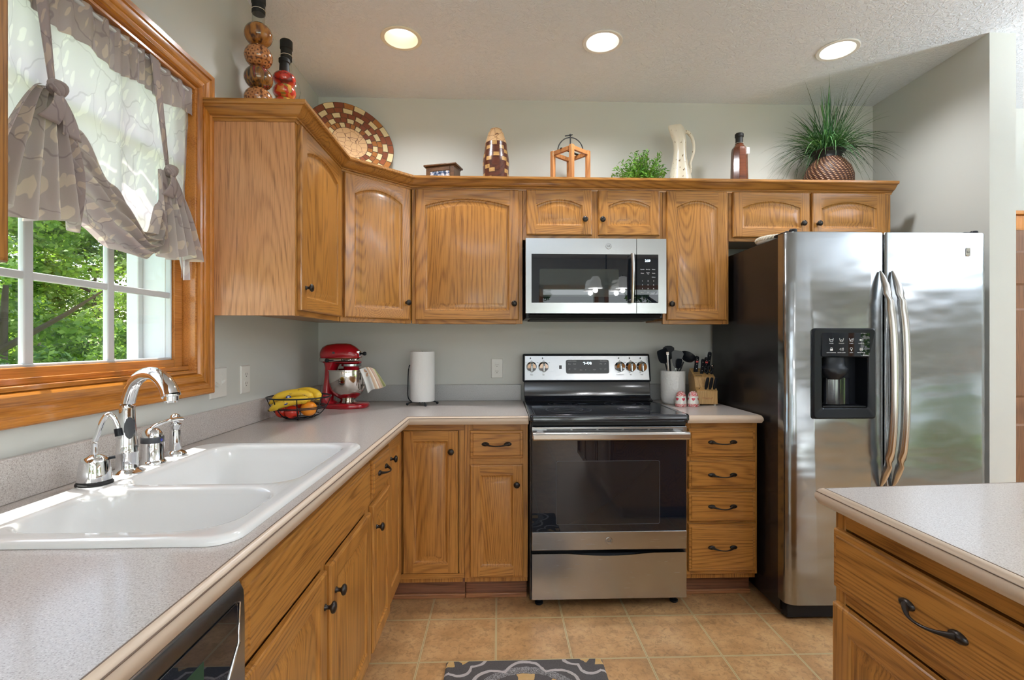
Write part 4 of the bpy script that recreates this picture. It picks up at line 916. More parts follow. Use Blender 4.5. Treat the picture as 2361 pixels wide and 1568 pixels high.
# ------------------------------------------------------------------ curtain
cur = thing('window_curtain', 'sheer taupe leaf-print tie-up curtain gathered into a swag over the kitchen window', 'curtain', (0, -1.7, 2.15))
CY0, CY1, CT = -2.13, -1.215, 2.158
KL, KR = (-1.800, 1.870), (-1.385, 1.815)    # knots (y, z)
def lerp(a, b, t): return a+(b-a)*t
def interp(x, P):
    for (a, u), (b_, v) in zip(P, P[1:]):
        if x <= b_: t = (x-a)/(b_-a); t = t*t*(3-2*t); return lerp(u, v, t)
    return P[-1][1]
def sheer(u, v):
    y = lerp(CY0, CY1, u)
    zb = interp(y, [(CY0, 1.56), (-1.95, 1.58), (-1.86, 1.74), (KL[0], 1.86), (-1.70, 1.72), (-1.60, 1.60), (-1.49, 1.555), (-1.42, 1.60), (KR[0], 1.80), (-1.33, 1.68), (-1.25, 1.50), (CY1, 1.49)])
    z = lerp(CT, zb, v)
    x = -.014+.006*math.sin(y*70+2*math.sin(y*9))*(1-.6*v)+.010*v*math.sin(y*23+1.3)+.004*noise.noise(Vector((y*14, z*14, 0)))
    edge = max(0, (y-(CY1-.05))/.05); y2 = y-.030*edge*v*1.0
    return (x, y2, z)
b = MB(); b.grid(sheer, 130, 40); b.build('sheer_panel', 'cloth_sheer', cur, smooth=180, recalc=False)
# top hem with rod pocket gathers
def hem(u, v):
    y = lerp(CY0, CY1, u); z = CT+.004-v*(.085+.035*math.sin((y+2.1)*3.2))-.008*math.sin(y*31)*v; return (-.008+.005*math.sin(y*150+3*math.sin(y*17)), y, z)
b = MB(); b.grid(hem, 260, 6); b.build('rod_pocket', 'cloth_full', cur, smooth=180, recalc=False)
b = MB(); b.tube([(-.012, CY0, CT-.008), (-.012, CY1, CT-.008)], .006, 8); b.build('rod', 'white_vinyl', cur, smooth=60)
def swag(u, v):
    # u across between knots, v from upper line to lower line, folds follow the catenary
    y = lerp(KL[0], KR[0], u)
    up = [(0, 1.868), (.14, 1.80), (.35, 1.69), (.60, 1.59), (.78, 1.60), (.90, 1.70), (1, 1.81)]
    lo = [(0, 1.855), (.06, 1.62), (.16, 1.565), (.40, 1.52), (.68, 1.512), (.85, 1.54), (.95, 1.66), (1, 1.80)]
    zt, zb = interp(u, up), interp(u, lo)
    w_ = math.sin(PI*min(1, max(0, u)))**.6
    z = lerp(zt, zb, v)
    fold = (math.sin(v*PI*8.5+1.6*math.sin(u*4+.5))*.5+.5)**1.6
    x = .002+w_*(.012+.034*math.sin(PI*v)**.7+.034*fold*(1-.2*v))+.003*noise.noise(Vector((u*9, v*9, 2)))
    y += .014*math.sin(PI*v)*(u-.5)
    return (x, y, z)
b = MB(); b.grid(swag, 70, 70); b.build('swag', 'cloth_full', cur, smooth=180, recalc=False)
def tail(ky, kz, yl, yr, zl, zr, ph, amp=.022, nf=5):
    def fn(u, v):
        a = v**.75; y = lerp(lerp(ky-.028, ky+.028, u), lerp(yl, yr, u), a)
        zb = lerp(zl, zr, u)+.012*math.sin(u*PI*3+ph)
        z = lerp(kz, zb, v)
        x = .008+.026*math.sin(PI*min(1, v*1.5)*.5)+amp*(.35+v)*math.sin(u*PI*2*nf+ph+.8*math.sin(v*4))
        return (x, y, z)
    return fn
b = MB(); b.grid(tail(KL[0], KL[1], -2.02, -1.735, 1.55, 1.545, .4), 90, 40); b.build('left_tail', 'cloth_full', cur, smooth=180, recalc=False)
b = MB(); b.grid(tail(KR[0], KR[1], -1.45, -1.265, 1.535, 1.555, 1.9, nf=4), 80, 40); b.build('right_tail', 'cloth_full', cur, smooth=180, recalc=False)
b = MB(); b.grid(lambda u, v: (.004+.008*math.sin(u*9+v*3), lerp(-1.292+.02*v, -1.262+.03*v, u)-.01, lerp(1.72, 1.478+.006*u, v)), 10, 24); b.build('side_drop', 'cloth_sheer', cur, smooth=180, recalc=False)
for (ky, kz), y0 in ((KL, -1.825), (KR, -1.428)):
    b = MB(); b.grid(lambda u, v: (.004+.012*v, lerp(y0, ky, v)+(u-.5)*(.040-.022*v), lerp(CT, kz+.01, v)), 4, 20); b.build('tie_strap', 'cloth_full', cur, smooth=180, recalc=False, solid=.002)
    b = MB(); b.ball((.024, ky, kz), (.018, .017, .019), 16)
    b.tube([(.030+.006*math.sin(t*2), ky+.018*math.cos(t), kz+.016*math.sin(t)) for t in (2*PI*k/18 for k in range(18))], .0065, 8, closed=True, up=(1, 0, 0)); b.build('knot', 'cloth_full', cur, smooth=60)
    b = MB()
    for dy, dz, dx in ((-.040, -.085, .02), (.030, -.10, .012)): b.grid(lambda u, v: (.030+dx*math.sin(v*2.5), ky+dy*v+(u-.5)*(.020+.034*v), kz-.006+dz*v), 4, 12)
    b.build('tie_end', 'cloth_full', cur, smooth=180, recalc=False, solid=.0015)

# ------------------------------------------------------------------ things on the worktop
# paper towel roll
t = thing('paper_towel_roll', 'white paper towel roll standing on a black wire holder', 'paper towels', (.655, -.20, .914))
TX, TY = .650, -.195
b = MB(); b.lathe([(.021, .022), (.0665, .022), (.0685, .026), (.0685, .296), (.0665, .300), (.021, .300)], (TX, TY, .914), n=40, caps=False); b.build('roll', 'towel_paper', t, smooth=40)
b = MB()
b.tube([(TX, TY, .925), (TX, TY, 1.215)], .004, 8)
for k in range(4):
    a_ = R(20+90*k); p = (TX+.085*math.cos(a_), TY+.085*math.sin(a_)); b.tube([(TX, TY, .932), (TX+.06*math.cos(a_), TY+.06*math.sin(a_), .932), (p[0], p[1], .924)], .0035, 8); b.ball((p[0], p[1], .9215), .0075, 12)
b.tube(smooth_pts([(TX-.05, TY-.045, .932), (TX-.075, TY-.03, .96), (TX-.078, TY-.02, 1.03), (TX-.075, TY-.02, 1.11), (TX-.068, TY-.02, 1.14)], 5), .0032, 8); b.build('wire_holder', 'black_plastic', t, smooth=60)

# stand mixer
M0 = Vector((.245, -.285, .914)); mm = thing('stand_mixer', 'glossy red stand mixer with steel bowl in the worktop corner', 'mixer', M0)
Mx = lambda x, y, z: M0+Vector((x, y, z))
def ell(cx, cz, rx, ry, n=28, xx=0):
    return [Mx(xx, cx+0*rx, 0)+Vector((0, ry*math.cos(t)*1, cz+rx*math.sin(t))) for t in (2*PI*k/n for k in range(n))]
# base plate: rounded foot shape
b = MB(); L = []
def foot(s_, z): 
    out = []
    for k in range(40):
        t = 2*PI*k/40; c_, s2 = math.cos(t), math.sin(t); x = .005+.125*c_*(abs(c_)**-.25 if abs(c_) > .01 else 1); y = .098*s2*(abs(s2)**-.15 if abs(s2) > .01 else 1)*(1 if x > 0 else .86)
        out.append(Mx(x*s_, y*s_, z))
    return out
L = [foot(.97, 0), foot(1, .004), foot(1, .016), foot(.97, .022), foot(.9, .026)]
b.loops(L, cap0=True, cap1=True); b.build('base', 'mixer_red', mm, smooth=50)
# neck
b = MB(); L = []
for z, x0, x1, hw in ((.015, -.128, -.010, .070), (.04, -.125, -.055, .060), (.09, -.116, -.062, .052), (.16, -.106, -.058, .050), (.215, -.104, -.040, .052), (.245, -.112, -.020, .055)):
    L.append([Mx((x0+x1)/2+(x1-x0)/2*(math.cos(t)), hw*math.sin(t), z) for t in (2*PI*k/28 for k in range(28))])
b.loops(L, cap0=True, cap1=True); b.build('neck', 'mixer_red', mm, smooth=60)
# head
b = MB(); L = []
for x, cz, hz, hy in ((-.126, .285, .012, .015), (-.124, .285, .030, .035), (-.112, .287, .044, .050), (-.09, .289, .052, .058), (-.04, .291, .056, .062), (.01, .291, .056, .062), (.035, .289, .053, .060), (.056, .284, .046, .055), (.073, .279, .037, .048), (.083, .275, .026, .038), (.086, .274, .012, .018)):
    L.append([Mx(x, hy*math.cos(t), cz+hz*math.sin(t)) for t in (2*PI*k/28 for k in range(28))])
b.loops(L, cap0=True, cap1=True); b.build('motor_head', 'mixer_red', mm, smooth=70)
b = MB(); L = []
for x, z0, hy in ((-.124, .247, .030), (-.10, .240, .050), (-.03, .236, .058), (.03, .234, .060), (.068, .234, .050), (.084, .238, .034)):
    L.append([Mx(x, -hy, .275), Mx(x, -hy*.98, z0+.01), Mx(x, -hy*.7, z0), Mx(x, hy*.7, z0), Mx(x, hy*.98, z0+.01), Mx(x, hy, .275)])
b.loops(L, cap0=True, cap1=True); b.build('head_underside', 'mixer_red', mm, smooth=50)
b = MB(); L = []
pth = [(-.126, -.012), (-.124, -.036), (-.108, -.0555), (-.07, -.062), (0, -.066), (.04, -.0645), (.066, -.056), (.083, -.038), (.088, 0), (.083, .038)]
b.loops([[Mx(x, y, .249), Mx(x, y, .268)] for x, y in pth], closed=False); b.build('trim_band', 'bowl_steel', mm, smooth=50, solid=.0015)
text(mm, 'KitchenAid', Mx(.036, -.0682, .2585), .0155, (1, .05, 0), (0, -1, 0), 'black_matte', bold=.0004)
b = MB(); b.lathe([(0, 0), (.010, 0), (.010, .010), (0, .012)], Mx(-.075, -.060, .256), (0, -1, 0), 18); b.tube([Mx(-.07, -.068, .256), Mx(-.040, -.069, .257)], .003, 8); b.build('speed_lever', 'black_plastic', mm, smooth=50)
b = MB(); b.box(Mx(-.048, -.0625, .290), Mx(-.036, -.055, .302)); b.build('side_mark', 'dark_grey', mm, bevel=.001)
b = MB(); b.lathe([(.017, -.012), (.0185, 0), (.0185, .006), (.015, .008), (0, .008)], Mx(.078, -.024, .290), (.7, -.7, 0), 22); b.build('attachment_hub', 'chrome', mm, smooth=40)
b = MB(); b.lathe([(0, 0), (.005, 0), (.005, .006), (.0095, .010), (.011, .018), (.008, .024), (0, .025)], Mx(.096, -.022, .291), (1, -.1, 0), 16); b.build('hub_knob', 'black_plastic', mm, smooth=50)
b = MB(); b.lathe([(.046, .222), (.052, .224), (.052, .236), (.046, .238)], Mx(.035, 0, 0), n=32); b.build('planetary_ring', 'stainless', mm, smooth=40)
b = MB(); b.lathe([(0, .190), (.036, .190), (.040, .205), (.042, .223), (0, .223)], Mx(.035, 0, 0), n=28); b.build('planetary_hub', 'mixer_red', mm, smooth=50)
BC = Mx(.016, -.004, 0)
b = MB(); b.lathe([(.046, .024), (.048, .028), (.042, .034), (.036, .042), (.046, .050), (.072, .068), (.092, .100), (.100, .140), (.101, .180), (.100, .199), (.103, .200), (.103, .205), (.098, .205), (.097, .18), (.095, .14), (.07, .08), (0, .062)], BC, n=44, caps=False); bo = b.build('mixing_bowl', 'bowl_steel', mm, smooth=60)
b = MB(); b.tube(smooth_pts([BC+Vector((.084, -.052, .195)), BC+Vector((.098, -.062, .188)), BC+Vector((.106, -.066, .14)), BC+Vector((.096, -.058, .100)), BC+Vector((.078, -.048, .096))], 5), .0065, 10, flat=.6); b.build('bowl_handle', 'bowl_steel', bo, smooth=60)
# dish towel hanging on the bowl handle
tw = MB(); A0 = BC+Vector((.082, -.072, .207))
def towel(u, v):
    top = A0+Vector((.072*u, .030*u+.006*math.sin(u*9), .012*math.sin(u*PI)))
    ln = .122-.012*u-.022*u*u
    out = Vector(((.048+.020*u)*v**1.2+.006*math.sin(v*3), -.026*math.sin(v*1.7)+.009*math.sin(u*PI*3+1)*v, -ln*v**1.25+.005*math.sin(u*7)*v))
    return top+out
t = NT('towel_cloth'); v = t.coord(rand=False); sp_ = t.n('SeparateXYZ'); t.l(t.n('UVMap').outputs[0], sp_.inputs[0])
cc_ = t.n('VertexColor'); cc_.layer_name = 'u'; su = t.n('SeparateColor'); t.l(cc_.outputs[0], su.inputs[0])
stripe = t.ramp(su.outputs[0], [(0, (.78, .78, .76)), (.40, (.78, .78, .76)), (.43, (.50, .36, .25)), (.52, (.60, .44, .30)), (.56, (.75, .70, .62)), (.62, (.42, .24, .18)), (.66, (.60, .44, .32)), (.80, (.70, .66, .55)), (.84, (.42, .44, .20)), (1, (.50, .50, .28))], 'CONSTANT')
fl = t.ramp(t.noise(v, 60, 2), [(.52, (0, 0, 0)), (.56, (1, 1, 1))]); fm = t.math('MULTIPLY', fl, t.ramp(su.outputs[0], [(.18, (0, 0, 0)), (.22, (1, 1, 1)), (.38, (1, 1, 1)), (.42, (0, 0, 0))]))
fm = t.math('MULTIPLY', fm, t.ramp(su.outputs[1], [(.5, (1, 1, 1)), (.65, (0, 0, 0))]))
t.bsdf(t.mix(fm, stripe, t.mix(t.ramp(t.noise(v, 35, 1), [(.45, (0, 0, 0)), (.5, (1, 1, 1))]), (.20, .26, .06), (.62, .36, .22))), .9)
tw.grid(towel, 40, 20); to = tw.build('dish_towel', 'towel_cloth', None, smooth=180, recalc=False, merge=False)
ca = to.data.color_attributes.new('u', 'FLOAT_COLOR', 'POINT')
for i in range(41):
    for j in range(21): ca.data[i*21+j].color = (i/40, j/20, 0, 1)
tag(to, 'white dish towel with tan stripes hanging off the mixing bowl handle', 'towel')
s_ = to.modifiers.new('solid', 'SOLIDIFY'); s_.thickness = .003

# wire fruit basket with fruit
Bc = Vector((.160, -.690, .914)); fb = thing('fruit_basket', 'black wire fruit basket on the worktop beside the mixer', 'basket', Bc)
def ringp(r, z, n=36, wob=0): return [Bc+Vector((r*math.cos(t), r*math.sin(t), z+wob*math.cos(t-.4))) for t in (2*PI*k/n for k in range(n))]
b = MB(); b.tube(ringp(.138, .102), .0032, 8, closed=True); b.build('rim', 'black_plastic', fb, smooth=60)
b = MB()
for r, z in ((.118, .058), (.117, .052), (.088, .020), (.060, .006)): b.tube(ringp(r, z), .0022, 6, closed=True)
b.build('hoops', 'black_plastic', fb, smooth=60)
b = MB()
for k in range(8):
    a_ = 2*PI*k/8+.3; c_, s2 = math.cos(a_), math.sin(a_); b.tube([Bc+Vector((r*c_, r*s2, z)) for r, z in ((.138, .102), (.128, .075), (.117, .052), (.10, .030), (.085, .016), (.060, .0055), (.0, .0055))], .0022, 6)
for k in range(3):
    a_ = 2*PI*k/3-1.3; b.ball(Bc+Vector((.055*math.cos(a_), .055*math.sin(a_), .005)), .005, 10)
b.build('ribs', 'black_plastic', fb, smooth=60)
NTb = NT('banana_peel'); v = NTb.coord(rand=True); n_ = NTb.noise(v, 60, 3); NTb.bsdf(NTb.mix(NTb.ramp(n_, [(.62, (0, 0, 0)), (.72, (1, 1, 1))]), (.78, .50, .035), (.40, .22, .02)), .38)
plain('banana_tip', (.10, .07, .02), .7); plain('stem_green', (.12, .20, .04), .6)
plain('tomato_red', (.62, .025, .008), .12, coat=.6); plain('orange_peel', (.80, .26, .015), .4); plain('mango', (.78, .36, .03), .3)
plain('sticker_blue', (.02, .06, .35), .3); plain('sticker_white', (.8, .8, .8), .3)
def banana(pts, r, label, stick=None):
    P = smooth_pts(pts, 6); m = len(P)-1; mb = MB()
    mb.tube(P, [r*min(1, .35+1.9*min(i/m, .25)*2)*(min(1, .22+(1-i/m)*5)) if i else r*.3 for i in range(m+1)], 10)
    o = mb.build('banana', 'banana_peel', None, smooth=70); tag(o, label, 'banana', 'bananas in the wire basket')
    for nm, p, q, rr2 in (('stem', P[-1], P[-1]+(P[-1]-P[-2]).normalized()*.016, r*.26), ('tip', P[0], P[0]-(P[1]-P[0]).normalized()*.006, r*.28)):
        mb = MB(); mb.tube([p, q], rr2, 8); mb.build(nm, 'banana_tip', o, smooth=50)
    if stick:
        p, n = Vector(stick[0]), Vector(stick[1]).normalized(); mb = MB(); mb.lathe([(.0085, -.0005), (.0085, .0006), (0, .001)], p, n, 16, flat=1.35); s3 = mb.build('sticker', 'sticker_blue', o)
        mb = MB(); mb.lathe([(.0035, 0), (.0035, .0005), (0, .0006)], p+n*.001+Vector((0, 0, .001)), n, 12, flat=1.6); mb.build('sticker_mark', 'sticker_white', s3)
B_ = lambda x, y, z: Bc+Vector((x, y, z))
banana([B_(-.105, -.065, .078), B_(-.060, -.055, .108), B_(-.005, -.045, .120), B_(.045, -.035, .112), B_(.078, -.025, .088)], .0205, 'top yellow banana arching above the basket rim', (B_(-.020, -.070, .106), (0, -1, .25)))
banana([B_(-.090, -.100, .052), B_(-.050, -.099, .074), B_(0, -.091, .089), B_(.042, -.076, .094), B_(.072, -.058, .090)], .0185, 'lower yellow banana pressed against the front of the basket', (B_(-.018, -.111, .084), (0, -1, .15)))
banana([B_(-.085, -.01, .085), B_(-.03, .005, .112), B_(.03, .010, .124), B_(.075, .004, .112), B_(.092, -.012, .085)], .0205, 'spotted yellow banana at the back of the bunch')
def fruit(c, r, mat, name, label, cat, grp=None, squash=.92, stem=True):
    mb = MB(); mb.ball(c, (r, r, r*squash), 22, m=14); o = mb.build(name, mat, None, smooth=80); tag(o, label, cat, grp)
    if stem: mb = MB(); mb.lathe([(.006, 0), (.003, .003), (.0015, .006), (0, .006)], Vector(c)+Vector((0, 0, r*squash-.002)), n=8); mb.build('stem', 'stem_green', o)
fruit(B_(-.056, -.050, .040), .031, 'tomato_red', 'tomato', 'red tomato furthest left in the basket, below the banana tip', 'tomato', 'tomatoes in the wire basket')
fruit(B_(-.006, -.068, .040), .032, 'tomato_red', 'tomato', 'red tomato at the bottom front of the basket, in the middle', 'tomato', 'tomatoes in the wire basket')
fruit(B_(.015, .005, .060), .032, 'tomato_red', 'tomato', 'red tomato behind the others, right under the bananas', 'tomato', 'tomatoes in the wire basket')
fruit(B_(.062, -.050, .052), .036, 'orange_peel', 'orange', 'orange at the right side of the basket', 'orange')
fruit(B_(.050, -.032, .088), .024, 'mango', 'yellow_orange_fruit', 'small yellow-orange fruit sitting on top of the orange', 'fruit', stem=False)

# crock with utensils, shakers, knife block
cr = thing('utensil_crock', 'white crock with a dimpled pattern holding kitchen utensils', 'crock', (2.075, -.20, .914)); CX, CYY = 2.082, -.185
T = NT('dimple_white'); v = T.coord((1, 1, 1), rand=False); vo = T.n('TexVoronoi'); vo.inputs['Scale'].default_value = 85; T.l(v, vo.inputs['Vector']); T.bsdf((.80, .80, .79), .25, normal=T.bump(vo.outputs['Distance'], .45, .004), coat=.4)
b = MB(); b.lathe([(0, 0), (.050, 0), (.060, .010), (.066, .030), (.068, .05), (.0695, .186), (.068, .189), (.064, .187), (.062, .05), (0, .03)], (CX, CYY, .914), n=44, caps=False); b.build('pot', 'dimple_white', cr, smooth=60)
def uten(name, label, mat, base_, tip, headfn, hr=.005):
    o = thing(name, label, 'utensil', base_, 'utensils in the white crock'); mb = MB(); mb.tube([base_, tip], [hr, hr*.9], 10); mb.build('handle', mat, o, smooth=50); headfn(o, Vector(base_), Vector(tip)); return o
def flat_head(w0, w1, ln, mat, thick=.003, slots=0, yaw=0, rnd=.4):
    def fn(o, a, c):
        d = (c-a).normalized(); side = Vector((math.cos(yaw), math.sin(yaw), 0)); side = (side-d*side.dot(d)).normalized(); nn = d.cross(side)
        out = []
        for t_, w_ in ((0, .15), (.12, .7), (.3, .95), (.6, 1), (.85, 1), (.96, 1-rnd*.5), (1, 1-rnd)):
            out.append((t_, lerp(w0, w1, t_)*w_))
        L = [c+d*ln*t_+side*w_ for t_, w_ in out]+[c+d*ln*t_-side*w_ for t_, w_ in out[::-1]]
        mb = MB(); mb.prism([p-nn*thick/2 for p in L], nn*thick); mb.build('head', mat, o, bevel=.0008)
    return fn
uten('slotted_turner', 'black square-headed turner leaning left in the crock', 'black_plastic', (CX+.02, CYY+.03, .95), (CX-.040, CYY+.010, 1.145), flat_head(.040, .036, .085, 'black_plastic', yaw=.3, rnd=.2))
uten('serving_spoon', 'tall black spoon at the back of the crock', 'black_plastic', (CX, CYY, .95), (CX-.005, CYY+.042, 1.165), flat_head(.030, .034, .082, 'black_plastic', .006, yaw=0, rnd=.75))
def ladle(o, a, c):
    mb = MB(); ctr = c+Vector((.026, 0, .030)); L = []
    ax = Vector((-.55, -.35, -.75)).normalized(); mb.lathe([(.0, -.030), (.020, -.027), (.036, -.016), (.044, 0), (.046, .004), (.044, .004), (.035, -.013), (.018, -.024), (0, -.027)], ctr, -ax, 26, caps=False); mb.build('bowl', 'black_plastic', o, smooth=60)
uten('ladle', 'black ladle with round bowl tipped over the right of the crock', 'black_plastic', (CX-.02, CYY, .95), (CX+.058, CYY-.012, 1.155), ladle)
uten('spatula', 'steel-rimmed spatula with a dark see-through head in the crock', 'stainless_v', (CX-.02, CYY-.03, .95), (CX+.002, CYY-.038, 1.120), flat_head(.018, .036, .100, 'dark_grey', .002, yaw=-.3, rnd=.55), .003)
uten('tongs', 'steel tongs standing upright at the left of the crock', 'chrome', (CX-.03, CYY-.03, .95), (CX-.044, CYY-.040, 1.190), flat_head(.0085, .008, .022, 'chrome', .003, rnd=.2), .0065)
uten('mixing_spoon', 'dark blue-black mixing spoon in front in the crock', 'black_plastic', (CX, CYY-.02, .95), (CX+.014, CYY-.045, 1.115), flat_head(.018, .022, .060, 'black_plastic', .005, yaw=.4, rnd=.7))
T = NT('heart_shaker'); c0 = T.coord(rand=False); sx_ = T.n('SeparateXYZ'); T.l(c0, sx_.inputs[0]); z = sx_.outputs[2]; ang = T.math('ARCTAN2', sx_.outputs[1], sx_.outputs[0])
fu = T.math('SUBTRACT', T.math('FRACT', T.math('MULTIPLY', T.math('ADD', ang, 3.5), 5/(2*PI))), .5); hx2 = T.math('MULTIPLY', fu, 3.2); hz = T.math('DIVIDE', T.math('SUBTRACT', z, .039), .0085)
hz2 = T.math('SUBTRACT', hz, T.math('MULTIPLY', T.math('SQRT', T.math('ABSOLUTE', hx2)), .75)); hm = T.math('LESS_THAN', T.math('ADD', T.math('MULTIPLY', hx2, hx2), T.math('MULTIPLY', hz2, hz2)), .75)
band = T.math('GREATER_THAN', T.math('ABSOLUTE', T.math('SUBTRACT', z, .0375)), .0205); sn = T.ramp(T.noise(T.coord(rand=True), 260, 2), [(.44, (0, 0, 0)), (.50, (1, 1, 1))])
c = T.mix(T.math('MULTIPLY', band, sn), (.78, .75, .70), (.62, .09, .10)); c = T.mix(T.math('MULTIPLY', hm, T.math('SUBTRACT', 1.0, band)), c, (.55, .03, .07)); T.bsdf(c, .2, coat=.5)
def shaker(x, y, label, rot):
    mb = MB(); mb.lathe([(0, 0), (.029, 0), (.031, .003), (.0305, .02), (.027, .056), (.0255, .064), (.019, .078), (.009, .0835), (0, .084)], (0, 0, 0), n=36); o = mb.build('shaker', 'heart_shaker', None, smooth=60, origin=(0, 0, 0)); o.location = (x, y, .9142); o.rotation_euler.z = rot
    tag(o, label, 'shaker', 'salt and pepper shakers')
shaker(2.078, -.322, 'stubby red and white heart shaker in front of the crock', .2); shaker(2.146, -.322, 'stubby red and white heart shaker next to the knife block', 1.0)
kb = thing('knife_block', 'light wooden knife block with sloping slotted face', 'knife block', (2.245, -.22, .914))
KM = Matrix.Translation((2.245, -.215, .9205)) @ Matrix.Rotation(R(-4), 4, 'Z')
b = MB(KM); sd = [(-.072, 0), (.050, 0), (.088, .150), (.060, .196), (-.030, .150), (-.046, .092), (-.072, .075)]
b.prism([(-.058, y, z) for y, z in sd], (.116, 0, 0)); b.build('block', 'block_wood', kb, bevel=.003)
b = MB(KM); 
for x in (-.045, .045):
    for y in (-.06, .035): b.lathe([(.007, -.0062), (.007, 0)], (x, y, 0), n=12)
b.build('feet', 'white_plastic', kb)
b = MB(KM)
sl = Vector((0, .090, .046)).normalized(); nn = Vector((0, -.046, .090)).normalized()
for k, x0 in enumerate((-.030, -.030, -.030)):
    p = Vector((x0, -.030, .150))+sl*(.012+.022*k)+nn*.0004; b.box((p.x-.018, p.y-.001, p.z-.001), (p.x+.018, p.y+.001, p.z+.0014))
b.box((-.040, -.0595, .072), (-.038, -.056, .092)); b.build('slots', 'black_matte', kb)
text(kb, 'Wüsthof', KM @ Vector((.0, -.0725, .034)), .016, KM.to_3x3() @ Vector((1, 0, 0)), KM.to_3x3() @ Vector((0, -1, 0)), 'burner_grey' if 0 else 'lantern_wood')
def knife(x, s_, length, w_, tagc, label):
    p = Vector((x, -.030, .150))+sl*s_; o = thing('kitchen_knife', label, 'knife', KM @ p, 'knives in the wooden block')
    d = (nn*.86+Vector((0, -.0, .5))).normalized(); mb = MB(KM); L = []
    side = Vector((1, 0, 0)); nn2 = d.cross(side)
    for t_, ww in ((-.001, .9), (.04, 1), (.5, .82), (.85, 1.05), (.97, .9), (1, .6)): L.append([p+d*(length*t_)+side*(w_*ww*.92*math.cos(q))+nn2*(w_*.75*math.sin(q)) for q in (2*PI*k/14 for k in range(14))])
    mb.loops(L, cap0=True, cap1=True); mb.build('handle', 'black_plastic', o, smooth=50)
    mb = MB(KM)
    for t_ in (.2, .5, .8): mb.ball(p+d*length*t_-nn2*0+Vector((0, 0, 0))+nn2*(-w_*.0)+Vector((0, -w_*.66, 0)) , .0028, 8)
    mb.build('rivets', 'chrome', o, smooth=60)
    if tagc: mb = MB(KM); q = p+d*length*.66+Vector((0, -w_*.74, 0)); mb.box((q.x-.0065, q.y-.0015, q.z-.005), (q.x+.0065, q.y+.0015, q.z+.005)); mb.build('red_badge', 'tag_red', o)
knife(-.034, .060, .092, .0135, True, 'black chef knife at the top left of the block with red badge')
knife(-.006, .040, .085, .0105, False, 'black slim knife just right of the top left knife')
knife(.020, .060, .085, .0125, True, 'black knife with red badge in the middle of the block')
knife(.044, .085, .105, .0120, False, 'tallest black knife handle at the back right of the block')
sc_ = thing('kitchen_shears', 'black-handled kitchen shears pushed into the middle slot of the block', 'shears', KM @ Vector((.018, -.01, .165)), None)
b = MB(KM)
for dx in (-.011, .011): b.tube([Vector((.024+dx, -.012, .192))+Vector((.011*math.cos(q), -.004, .019*math.sin(q))) for q in (2*PI*k/16 for k in range(16))], .0035, 8, closed=True, up=(0, 1, 0))
b.tube([(.024, -.010, .176), (.024, .0, .165)], .006, 8); b.build('finger_loops', 'black_plastic', sc_, smooth=60)
ste = thing('sharpening_steel', 'ridged steel handle at the right side of the block', 'honing steel', KM @ Vector((.048, .0, .17)))
b = MB(KM); b.tube([Vector((.048, .0, .164))+Vector((0, -.009, .052))*t_ for t_ in (0, .3, .6, .9, 1)], [.007, .008, .007, .008, .004], 12); b.build('handle', 'black_plastic', ste, smooth=60)
b = MB(KM)
for t_ in (.35, .55, .75, .92): b.lathe([(.0083, 0), (.0083, .004), (.006, .004)], Vector((.048, .0, .164))+Vector((0, -.009, .052))*t_, (0, -.17, 1), 12)
b.build('steel_rings', 'chrome', ste)
for k, x in enumerate((-.004, .019, .042)):
    o = thing('steak_knife', ['black steak knife, left of the three in the lower row', 'black steak knife in the middle of the lower row', 'black steak knife at the right end of the lower row'][k], 'knife', KM @ Vector((x, -.056, .09)), 'steak knives in the lower slots')
    b = MB(KM); b.tube([Vector((x, -.056, .078))+Vector((.003, -.030, .072))*t_ for t_ in (0, .25, .6, .9, 1)], [.005, .009, .0095, .0088, .006], 12, flat=.8); b.build('handle', 'black_plastic', o, smooth=60)

# ------------------------------------------------------------------ things on top of the cabinets
TOP = 2.1182
def rings_mat(name, a, b_, c_, sc3):
    t = NT(name); vo = t.n('TexVoronoi'); vo.inputs['Scale'].default_value = sc3; vo.inputs['Randomness'].default_value = .25; t.l(t.coord(rand=False), vo.inputs['Vector']); c = t.ramp(vo.outputs['Distance'], [(0, c_), (.15, c_), (.23, a), (.38, b_), (.56, a), (.70, c_)]); t.bsdf(c, .12, coat=.9)
rings_mat('dried_slices', (.42, .15, .04), (.52, .22, .08), (.10, .030, .012), 56)
T = NT('dried_fruit_amber'); n_ = T.noise(T.coord((1, 1, .25), rand=False), 34, 2); T.bsdf(T.ramp(n_, [(.35, (.06, .018, .006)), (.45, (.34, .12, .015)), (.6, (.42, .17, .025)), (.7, (.22, .07, .012))]), .12, coat=.9)
T = NT('pickled_peppers'); n_ = T.noise(T.coord((1, 1, .2), rand=False), 40, 2); T.bsdf(T.ramp(n_, [(.35, (.035, .02, .012)), (.48, (.28, .11, .015)), (.55, (.05, .04, .02)), (.62, (.30, .015, .015)), (.7, (.03, .015, .01))]), .12, coat=.9)
T = NT('red_peppers'); vo = T.n('TexVoronoi'); vo.inputs['Scale'].default_value = 48; T.l(T.coord(rand=False), vo.inputs['Vector']); T.bsdf(T.ramp(vo.outputs['Distance'], [(0, (.65, .06, .02)), (.5, (.50, .025, .015)), (.75, (.12, .01, .01))]), .12, coat=.9)
T = NT('mixed_olives'); vo = T.n('TexVoronoi'); vo.inputs['Scale'].default_value = 52; T.l(T.coord(rand=False), vo.inputs['Vector']); sh = T.n('SeparateColor'); T.l(vo.outputs['Color'], sh.inputs[0]); T.bsdf(T.ramp(sh.outputs[0], [(0, (.55, .04, .02)), (.35, (.62, .20, .03)), (.6, (.25, .17, .03)), (.85, (.60, .30, .05))], 'CONSTANT'), .12, coat=.9)
